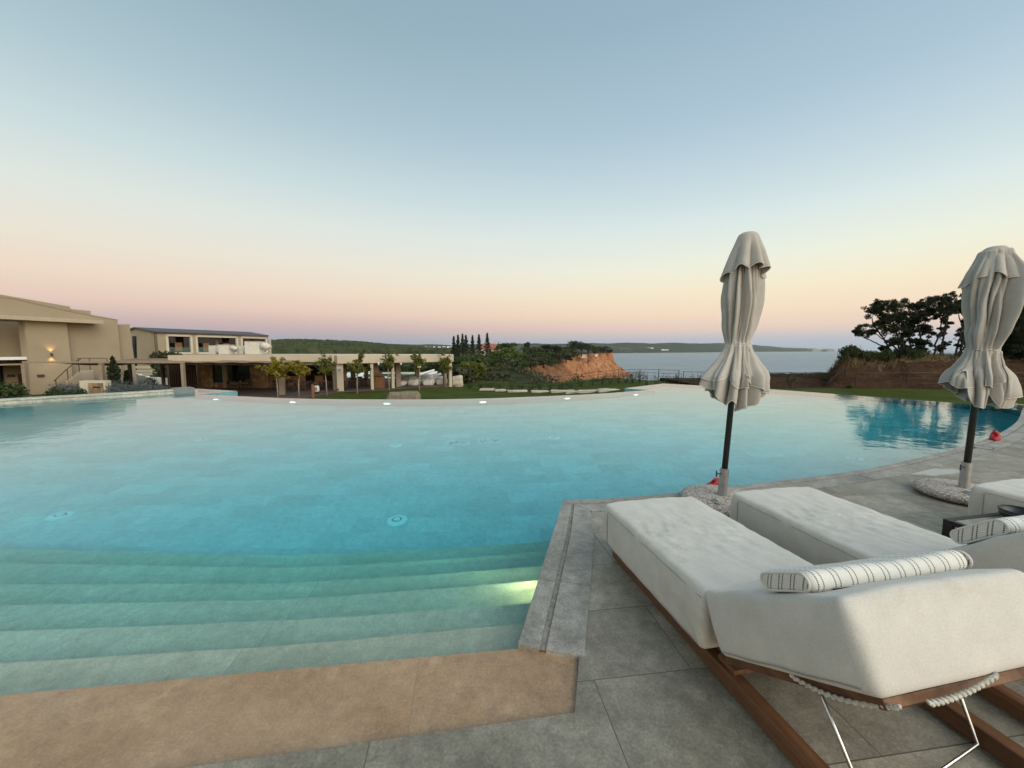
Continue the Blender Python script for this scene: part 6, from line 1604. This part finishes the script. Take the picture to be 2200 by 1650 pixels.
for x, y, Y, lab, rz in ((913, 803, 52, "white folded sun shell on the grass, rear one of two", .5), (928, 806, 50, "white folded sun shell on the grass, front one of two", .55)):
    p = P(x, y, Y); t = thing("sun_shell", (p.x, Y, pz_ - .24), lab, "daybed", "white sun shells on the grass", rz)
    o_ = MB().grid(lambda u, v_: Vector(((u - .5) * 2.6, (v_ - .5) * .9 * math.sin(math.pi * min(1, u + .12) * .9), .15 + .75 * u * (.4 + .6 * abs(2 * v_ - 1)) + .25 * abs(2 * v_ - 1) ** 2)), 14, 10).build("shell", M["white"], t, smooth=True); s_ = o_.modifiers.new("t", 'SOLIDIFY'); s_.thickness = .05
    MB().box((.2, 0, .08), (1.2, .4, .16)).build("base", M["offwhite"], t)
# hedge behind the lower terrace
hl = [("low dark clipped bush beyond the second pool, behind the corner column", 745), ("dark rounded bush beyond the second pool, behind the second column", 800), ("dark bush above the white rim of the second pool", 842), ("dark bush behind the two sun shells, left", 876), ("dark bush behind the two sun shells, right", 908), ("dark bush behind the last pavilion column", 945)]
for i, (lab, x) in enumerate(hl):
    p = P(x, 790, 68); bush((p.x, 68, -3.0), 4.6, P(x, 781, 68).z + 3.0 + .35 * (i % 3), lab, M["leaf_mid"] if i % 2 else M["leaf_dark"], 1500, .22, seed=70 + i, group="bushes beyond the second pool")
# trees between pavilion and headland
gl_ = [(985, 826, 792, 44, 4.2, 'leaf_scrub', "bushy grey-green tree just right of the pavilion end"), (1001, 828, 768, 52, 5.0, 'leaf_mid', "tall leafy tree right of the pavilion below the cypresses"), (1016, 829, 776, 46, 4.0, 'leaf_green', "slim-trunked green tree at the edge of the lawn"), (1040, 830, 786, 56, 4.6, 'leaf_scrub', "grey-green bushy tree below the villa"), (1062, 832, 800, 52, 4.5, 'leaf_scrub', "low pale scrub bush at the top of the dark slope"), (975, 820, 781, 58, 5.0, 'leaf_mid', "dark tree behind the right end of the pavilion"), (1020, 820, 764, 78, 7.0, 'leaf_mid', "broad dark tree below the middle cypress"), (1050, 820, 772, 84, 7.0, 'leaf_mid', "broad dark tree below the villa roof")]
for i, (x, yb, yt, Y, wd, mt, lab) in enumerate(gl_):
    p = P(x, yb, Y); gz = max(ground_z(p.x, Y), -4.0) if Y < 60 else -3.0; hh = P(x, yt, Y).z - gz
    cl, tr = proto_round(400 + i, hh, wd, trunk_h=.25); crown_tree("garden_tree", ((p.x, Y, gz), cl, 130, .20 + .002 * Y), lab, "tree", M[mt], M["bark_pale"], "trees right of the pavilion", 500 + i, tr)
# dry-stone block and field rock
p = P(983, 826, 39.5); rock((p.x, 39.5, ground_z(p.x, 39.5) + .45), (1.1, .9, 1.25), "stacked pale stone block right of the last pavilion column", 7, M["rock_pale"])
p = P(868, 858, 27.6); gz = ground_z(p.x, 27.6); hh = P(866, 842, 27.6).z - gz
rock((p.x, 27.6, gz + hh * .36), (2.15, 1.0, hh * 1.35), "big brown field rock on the lawn just beyond the infinity edge", 12, M["rock"], rz=.05)
for i, (x, y, wd, lab) in enumerate(((1046, 838.5, 1.5, "flat pale stone below the fence, first from the left"), (1075, 840, 1.2, "flat pale stone below the fence, second from the left"), (1110, 841.5, 1.9, "flat pale stone below the fence, third from the left"), (1160, 842.5, 1.6, "flat pale stone below the middle of the fence"), (1210, 842, 2.2, "long pale stone below the fence, right of the middle"), (1234, 843.5, 1.3, "small pale stone just right of the long pale one"), (1272, 842, 2.6, "longest flat pale stone below the fence"), (1305, 839.5, 1.8, "flat pale stone near the right end of the fence"))):
    q = None
    for Y in [24 + .25 * s for s in range(60)]:
        p = P(x, y, Y)
        if p.z <= ground_z(p.x, Y) + .02: q = p; break
    q = q or P(x, y, 33)
    rock((q.x, q.y, ground_z(q.x, q.y) + .03), (wd * .9, .7, .26), lab, 20 + i, M["rock_pale"], "flat stones under the fence", rz=.2 * math.sin(i))
# wire fences
def fence(name, pts, label, post_h, n_wires, step, mat, vines=0, seed=1):
    pp = resample([Vector((x, y, 0)) for x, y in pts], step)
    for p in pp: p.z = ground_z(p.x, p.y)
    t = thing(name, pp[0], label, "fence"); r_ = random.Random(seed)
    for p in pp: MB().tube([p + Vector((0, 0, -.3)), p + Vector((r_.gauss(0, .02), 0, post_h * r_.uniform(.95, 1.05)))], .024, 6).build("post", mat, t, world=True)
    for k_ in range(n_wires):
        h_ = post_h * (.98 - k_ * .93 / n_wires); mb = MB(); q = [p + Vector((0, 0, h_)) for p in pp]; mb.tube(q, .016 if k_ == 0 else .009, 5); mb.build("rail" if k_ == 0 else "wire", mat, t, world=True)
    return pp
ctr = [(-4.2, 37.5), (-1, 36.6), (3, 35.6), (7.5, 34.6), (11.0, 33.2), (13.2, 30.5)]
fp1 = fence("wire_fence", ctr, "dark wire fence along the far edge of the lawn before the cliff", 1.15, 4, 1.7, M["steel_dark"])
rg = [(13.4, 30.2), (15.5, 28.2), (19.6, 26.9), (24, 24.2), (30, 23.9), (38, 23.5)]
fp2 = fence("wire_fence", rg, "dark rail fence on the right, along the foot of the red bank", 1.05, 3, 2.6, M["steel_dark"])
# vines and weeds along the fence: a plant each
rng = random.Random(77); vi = 0
vx = [1010, 1032, 1052, 1074, 1098, 1120, 1141, 1160, 1182, 1204, 1226, 1248, 1272, 1294, 1312, 1330, 1345, 1360, 1376, 1392, 1410, 1428, 1446, 1464, 1482, 1500, 1518]
def near_fence(x):
    best = min(range(len(fp1)), key=lambda i: abs((fp1[i].x / fp1[i].y) - (x - 1100) / FPX)); return fp1[best]
ordw = ["first", "second", "third", "fourth", "fifth", "sixth", "seventh", "eighth", "ninth", "tenth", "eleventh", "twelfth", "thirteenth", "fourteenth", "fifteenth", "sixteenth", "seventeenth", "eighteenth", "nineteenth", "twentieth"]
for i, x in enumerate(vx):
    if x < 1385: f_ = near_fence(x); Y = f_.y - .5 + rng.uniform(-.3, .3)
    else: Y = 26 + rng.uniform(-1, 1) + (1518 - x) * .02
    X = (x - 1100) / FPX * Y; gz = ground_z(X, Y)
    hh = rng.uniform(.55, 1.0) if x < 1300 else rng.uniform(.9, 1.4)
    lab = ("leafy vine plant growing along the lawn fence, number %s from the left" % ordw[i]) if i < 18 else "dry bare weed at the fence beyond the right pool corner"
    t = thing("vine_plant", (X, Y, gz), lab, "vine", "vines along the lawn fence" if i < 18 else "dry weeds beyond the right pool corner"); mb = MB(); ms = MB()
    for _ in range(9 if x < 1385 else 7):
        a = rng.uniform(0, 6.28); tip = Vector((rng.uniform(-.55, .55), rng.uniform(-.3, .3), hh * rng.uniform(.55, 1.0)))
        ms.tube([(0, 0, -.1), (tip.x * .5 + rng.gauss(0, .06), tip.y * .5, tip.z * .5), tuple(tip)], [.016, .010, .004], 5)
        if x < 1385: leaves(mb, rng, tip * .62, (.34, .2, hh * .26), 15, .05, 1.3)
        else: leaves(mb, rng, tip * .7, (.15, .12, hh * .25), 7, .05, 1.0)
    mb.build("foliage", M["leaf_mid"] if x < 1330 else M["leaf_scrub"], t); ms.build("stem", M["bark_dark"], t)

# ------------------------------------------------------------------ red earth bank and wind-bent pines at the right
def bank_z(x, y):
    g = ground_z(x, min(y, coast_y(x) - .2))
    e = sstep(20.9, 22.4, x * 26 / max(26, y) + .25 * noise.noise(Vector((x * .7, y * .7, 0)))) * (1)
    lo = .5 * sstep(14.6, 16.8, x * 26 / max(26, y))
    yf = 25.0 - .10 * max(0, x - 22) + .35 * noise.noise(Vector((x * .5, 2, 0)))
    face = sstep(yf, yf + 1.5 + .4 * noise.noise(Vector((x * .9, 7, 0))), y)
    bk_ = 1 - sstep(33, 38, y)
    h_ = max(lo * sstep(26, 27.2, y), (1.85 + .18 * noise.noise(Vector((x * .6, y * .3, 4)))) * e * face)
    return -1.02 + h_ * (bk_ if bk_ > 0 else 0) - 22 * sstep(35, 40, y) + .10 * noise.noise(Vector((x * 2.5, y * 2.5, 8))) * (h_ > .1)
mb = MB()
mb.grid(lambda u, v_: (lambda x, y: Vector((x, y, bank_z(x, y) - .12 * (1 if v_ == 0 else 0))))(13.5 + 32 * u, 24.2 + 16 * v_), 150, 110)
m = NM("red_earth"); s = m.n("ShaderNodeSeparateXYZ"); m.l(m.tc, s.inputs[0]); geo = m.n("ShaderNodeNewGeometry"); sn = m.n("ShaderNodeSeparateXYZ"); m.l(geo.outputs["True Normal"], sn.inputs[0])
n1 = m.noise(1.0, 6, .65, m.map((1, 1, 3))); n2 = m.noise(6, 5, .7)
c = m.mix(m.ramp(n1, [(.3, 0.0), (.7, 1.0)]), (.028, .017, .011), (.066, .036, .022)); c = m.mix(1.0, c, m.ramp(n2, [(.25, .6), (.75, 1.4)]), 'MULTIPLY')
topm = m.math("MULTIPLY", m.math("GREATER_THAN", sn.outputs[2], .86), m.math("GREATER_THAN", s.outputs[2], -.3))
c = m.mix(topm, c, m.mix(m.ramp(n2, [(.4, 0.0), (.6, 1.0)]), (.07, .05, .028), (.12, .10, .05)))
m.base(c).rough(.95); m.bump(n2, .8, .08); m.b.inputs["Specular IOR Level"].default_value = .05; M["earth"] = m.m
tag(mb.build("earth_bank", M["earth"]), kind="structure")
# dry grass fringe on the bank
rng = random.Random(9); mb = MB()
for _ in range(1500):
    x = rng.uniform(22.2, 38); y = rng.uniform(25.8, 29.5); z = bank_z(x, y); h_ = rng.uniform(.12, .45)
    for _b in range(6):
        a = rng.uniform(0, 6.28); q = Vector((x + rng.gauss(0, .1), y + rng.gauss(0, .1), z)); w_ = .012
        mb.quad(q + Vector((-w_, 0, -.05)), q + Vector((w_, 0, -.05)), q + Vector((w_ * .4 + .12 * math.cos(a), .12 * math.sin(a), h_)), q + Vector((-w_ * .4 + .12 * math.cos(a), .12 * math.sin(a), h_)))
tag(mb.build("dry_grass", M["leaf_dry"]), "dry grass growing along the top of the red bank", "grass", kind="stuff")
def Zp(X, Y_): return (1750 + X / 3.173, 480 + Y_ / 3.173)
def wind_tree(base, Yb, trunks, clumps, label, seed, dens=1.0, th=.085):
    bx, by = Zp(*base); b_ = P(bx, by, Yb); gz = bank_z(b_.x, Yb); r_ = random.Random(seed)
    t = thing("wind_bent_pine", (b_.x, Yb, gz), label, "tree", "wind-bent pines on the red bank"); th *= .72; loc = Vector((b_.x, Yb, gz))
    ms = MB(); mb = MB(); ends = []
    for tr in trunks:
        pts = []
        dy = r_.uniform(-.9, .9); n_ = len(tr)
        for q, (x, y) in enumerate(tr):
            p = P(*Zp(x, y), Yb + dy * q / max(1, n_ - 1)); pts.append(p - loc)
        pts[0] = Vector((pts[0].x, pts[0].y, -.25)); sm = smooth_poly(pts, 5); ends += pts[1:]
        sm = [p + Vector((r_.gauss(0, .025), r_.gauss(0, .025), r_.gauss(0, .02))) for p in sm]
        ms.tube(sm, [th * (1 - .75 * i / len(sm)) for i in range(len(sm))], 7)
    clumps = clumps + [(x + r_.uniform(-38, 38), y + r_.uniform(-22, 30), rr * .72) for x, y, rr in clumps if rr > 30 and r_.random() < (.45 if dens < 1.2 else 1)]
    for x, y, rr in clumps:
        dy = r_.uniform(-.9, .9); c_ = P(*Zp(x, y), Yb + dy) - loc; rad_ = rr / 3.173 * Yb / FPX
        near = min(ends, key=lambda e: (e - c_).length); mid = near.lerp(c_, .5) + Vector((r_.gauss(0, .12), r_.gauss(0, .12), -.05))
        ms.tube([near, mid, c_], [.030, .020, .008], 5)
        for _ in range(10):
            d_ = Vector((r_.gauss(0, 1), r_.gauss(0, 1), r_.gauss(0, .8))).normalized() * rad_ * r_.uniform(.5, 1.25); e_ = c_ + d_
            ms.tube([c_, c_ + d_ * .5 + Vector((0, 0, -.03)), e_], [.012, .008, .003], 4)
            leaves(mb, r_, e_, (rad_ * .42, rad_ * .42, rad_ * .30), int(105 * dens), .050, .9)
        leaves(mb, r_, c_, (rad_ * .75, rad_ * .75, rad_ * .5), int(220 * dens), .052, .9)
    mb.build("crown", M["leaf_dark"], t); ms.build("trunk", M["bark_dark"], t, smooth=True); return t
wind_tree((600, 893), 26.6, [[(600, 893), (540, 830), (470, 790), (400, 742)], [(600, 893), (560, 760), (520, 650), (480, 580)], [(610, 893), (600, 760), (590, 600)], [(560, 900), (480, 850), (380, 800), (300, 750)], [(570, 893), (470, 780), (400, 690), (395, 610)]],
    [(320, 730, 42), (375, 742, 40), (400, 600, 45), (430, 575, 40), (480, 560, 45), (540, 562, 48), (590, 572, 48), (480, 640, 52), (555, 640, 56), (615, 620, 48), (500, 720, 46), (575, 720, 50), (635, 680, 42), (540, 790, 40), (615, 765, 38), (290, 735, 24), (440, 700, 34), (480, 850, 30), (610, 840, 30)], "dark multi-stemmed wind-bent pine, leftmost on the red bank, leaning left", 1)
wind_tree((695, 895), 27.4, [[(695, 895), (720, 780), (700, 680), (710, 580)], [(690, 895), (650, 800), (640, 700), (690, 600)], [(700, 895), (760, 820), (780, 740)]],
    [(700, 562, 42), (735, 602, 46), (690, 640, 42), (748, 660, 42), (720, 720, 38), (770, 738, 36), (758, 808, 36), (716, 850, 28), (660, 720, 34), (680, 800, 28)], "dark wind-bent pine, second from the left on the red bank", 2)
wind_tree((800, 900), 26.4, [[(800, 900), (832, 800), (868, 720), (850, 620), (830, 560)], [(868, 720), (900, 640), (900, 540)]],
    [(800, 540, 48), (850, 522, 44), (900, 512, 38), (830, 582, 46), (895, 572, 42), (875, 622, 36), (918, 600, 30), (790, 600, 32), (940, 560, 28)], "tallest wind-bent pine of the bank with clear forked trunk", 3)
wind_tree((868, 898), 27.0, [[(868, 898), (880, 800), (902, 720), (898, 640)]], [(900, 680, 28), (868, 760, 24), (890, 820, 22), (880, 720, 22), (850, 860, 22)], "thin dark pine between the two tall trunks on the bank", 4, .8, .06)
wind_tree((965, 902), 26.6, [[(965, 902), (985, 800), (1005, 710), (985, 640), (970, 580)], [(1005, 710), (1045, 630), (1050, 580)], [(965, 902), (1010, 860), (1055, 810)]],
    [(980, 540, 38), (1028, 532, 40), (1000, 590, 32), (1060, 570, 30), (958, 562, 28), (988, 762, 14), (975, 830, 14), (1050, 650, 26)], "slender curved pine just left of the second parasol", 5)
wind_tree((1180, 905), 27.2, [[(1180, 905), (1130, 800), (1080, 740)], [(1180, 905), (1190, 760), (1180, 620)], [(1190, 905), (1260, 780), (1300, 660)]],
    [(1040, 760, 42), (1075, 700, 46), (1060, 800, 40), (1110, 730, 50), (1120, 820, 50), (1170, 700, 60), (1190, 620, 55), (1180, 790, 60), (1240, 740, 60), (1250, 840, 60), (1300, 690, 60), (1310, 800, 60), (1240, 650, 50)], "dense dark pine hidden behind the second parasol", 6, 1.2, .11)
wind_tree((1420, 905), 26.0, [[(1420, 905), (1410, 760), (1430, 600), (1425, 450)], [(1420, 905), (1370, 780), (1350, 690)], [(1430, 905), (1500, 760), (1560, 600)]],
    [(1420, 430, 55), (1450, 500, 65), (1400, 540, 45), (1440, 590, 65), (1390, 640, 50), (1450, 680, 70), (1370, 720, 55), (1420, 780, 70), (1360, 820, 60), (1480, 790, 70), (1440, 870, 60), (1520, 520, 70), (1540, 640, 70), (1540, 760, 70), (1350, 880, 50), (1600, 600, 80), (1600, 800, 80), (1510, 880, 70)], "largest dense dark tree at the right edge of the picture", 7, 1.5, .16)
# dead branch and shrubs on the bank's left end
p = P(*Zp(350, 905), 25.9); gz = bank_z(p.x, 25.9); t = thing("dead_branch", (p.x, 25.9, gz), "bare dead branch sticking up at the left end of the red bank", "branch")
q = [P(*Zp(x, y), 25.9) - Vector((p.x, 25.9, gz)) for x, y in ((350, 905), (325, 872), (308, 862), (290, 850), (268, 836), (245, 820))]; q[0].z = -.1
MB().tube(q, [.05, .042, .034, .026, .018, .008], 6).build("limb", M["bark_dark"], t)
MB().tube([q[2], q[2] + Vector((.05, 0, .18)), q[2] + Vector((.03, 0, .34))], [.02, .012, .004], 5).build("twig", M["bark_dark"], t)
bs = [(210, 935, 1.0, .9, "leaf_scrub", "spiky grey-green shrub at the very left tip of the red bank"), (262, 920, 1.5, 1.0, "leaf_mid", "dark shrub below the dead branch"), (320, 925, 1.4, .7, "leaf_scrub", "low shrub right of the dead branch"), (400, 915, 1.8, .7, "leaf_mid", "dark undergrowth under the leftmost pine"), (500, 900, 1.8, .8, "leaf_mid", "dark undergrowth between the leftmost pine's stems"), (600, 898, 1.8, .8, "leaf_dark", "dark undergrowth at the foot of the second pine"), (700, 900, 1.7, .7, "leaf_mid", "green undergrowth left of the tallest pine"), (1020, 905, 1.5, .6, "leaf_scrub", "low scrub right of the slender curved pine"), (1120, 880, 2.4, 1.5, "leaf_dark", "dark undergrowth left behind the second parasol"), (1260, 880, 2.6, 1.6, "leaf_dark", "dark undergrowth right behind the second parasol")]
for i, (x, y, wd, hh, mt, lab) in enumerate(bs):
    Y = 26.2; p = P(*Zp(x, y), Y); bush((p.x, Y, bank_z(p.x, Y) - .05), wd, hh * 1.15, lab, M[mt], 1400, .055, seed=90 + i, group="undergrowth on the red bank", dp=1.2)
for i, (x, y, wd, hh, mt, lab) in enumerate(((1700, 826, 1.0, 1.1, "leaf_scrub", "thin dry shrub at the rail fence post left of the bank"), (1828, 836, .5, .35, "leaf_green", "small pale green plant on the right lawn below the bank"))):
    p = P(x, y, 25); bush((p.x, 25, ground_z(p.x, 25)), wd, hh, lab, M[mt], 260, .05, seed=120 + i)
t = slope = thing("timber_prop", P(1807, 792, 25.2), "slanting dark timber rail at the left end of the red bank", "rail"); a, b_ = P(1780, 821, 24.9), P(1816, 787, 25.1); MB().tube([a, b_], .03, 6).build("rail", M["bark_dark"], t, world=True); MB().tube([b_, b_ + Vector((0, 0, -.6))], .03, 6).build("stake", M["bark_dark"], t, world=True)

# ------------------------------------------------------------------ air
M["haze"] = bpy.data.materials.new("haze_air"); M["haze"].use_nodes = True
ht = M["haze"].node_tree; ht.nodes.clear(); ho = ht.nodes.new("ShaderNodeOutputMaterial"); hv = ht.nodes.new("ShaderNodeVolumePrincipled")
hv.inputs["Color"].default_value = (.86, .92, 1, 1); hv.inputs["Density"].default_value = 4e-5; hv.inputs["Anisotropy"].default_value = .0
ht.links.new(hv.outputs[0], ho.inputs["Volume"])
tag(MB().box((0, 3500, 40), (16000, 8000, 134)).build("haze", M["haze"]), kind="stuff", label="thin dusk haze softening the far hills")

q = G(2112, 962, .0)
t = thing("skimmer_lid", (q.x, q.y, .003), "small square lid outlined in the coping right of the second parasol", "lid", rz=R(33))
mb = MB()
for a in (-1, 1): mb.box((0, a * .10, .001), (.22, .012, .004)); mb.box((a * .104, 0, .001), (.012, .188, .004))
mb.build("lid_frame", M["steel_dark"], t); MB().box((0, 0, .0), (.19, .18, .003)).build("lid_panel", M["coping"], t)
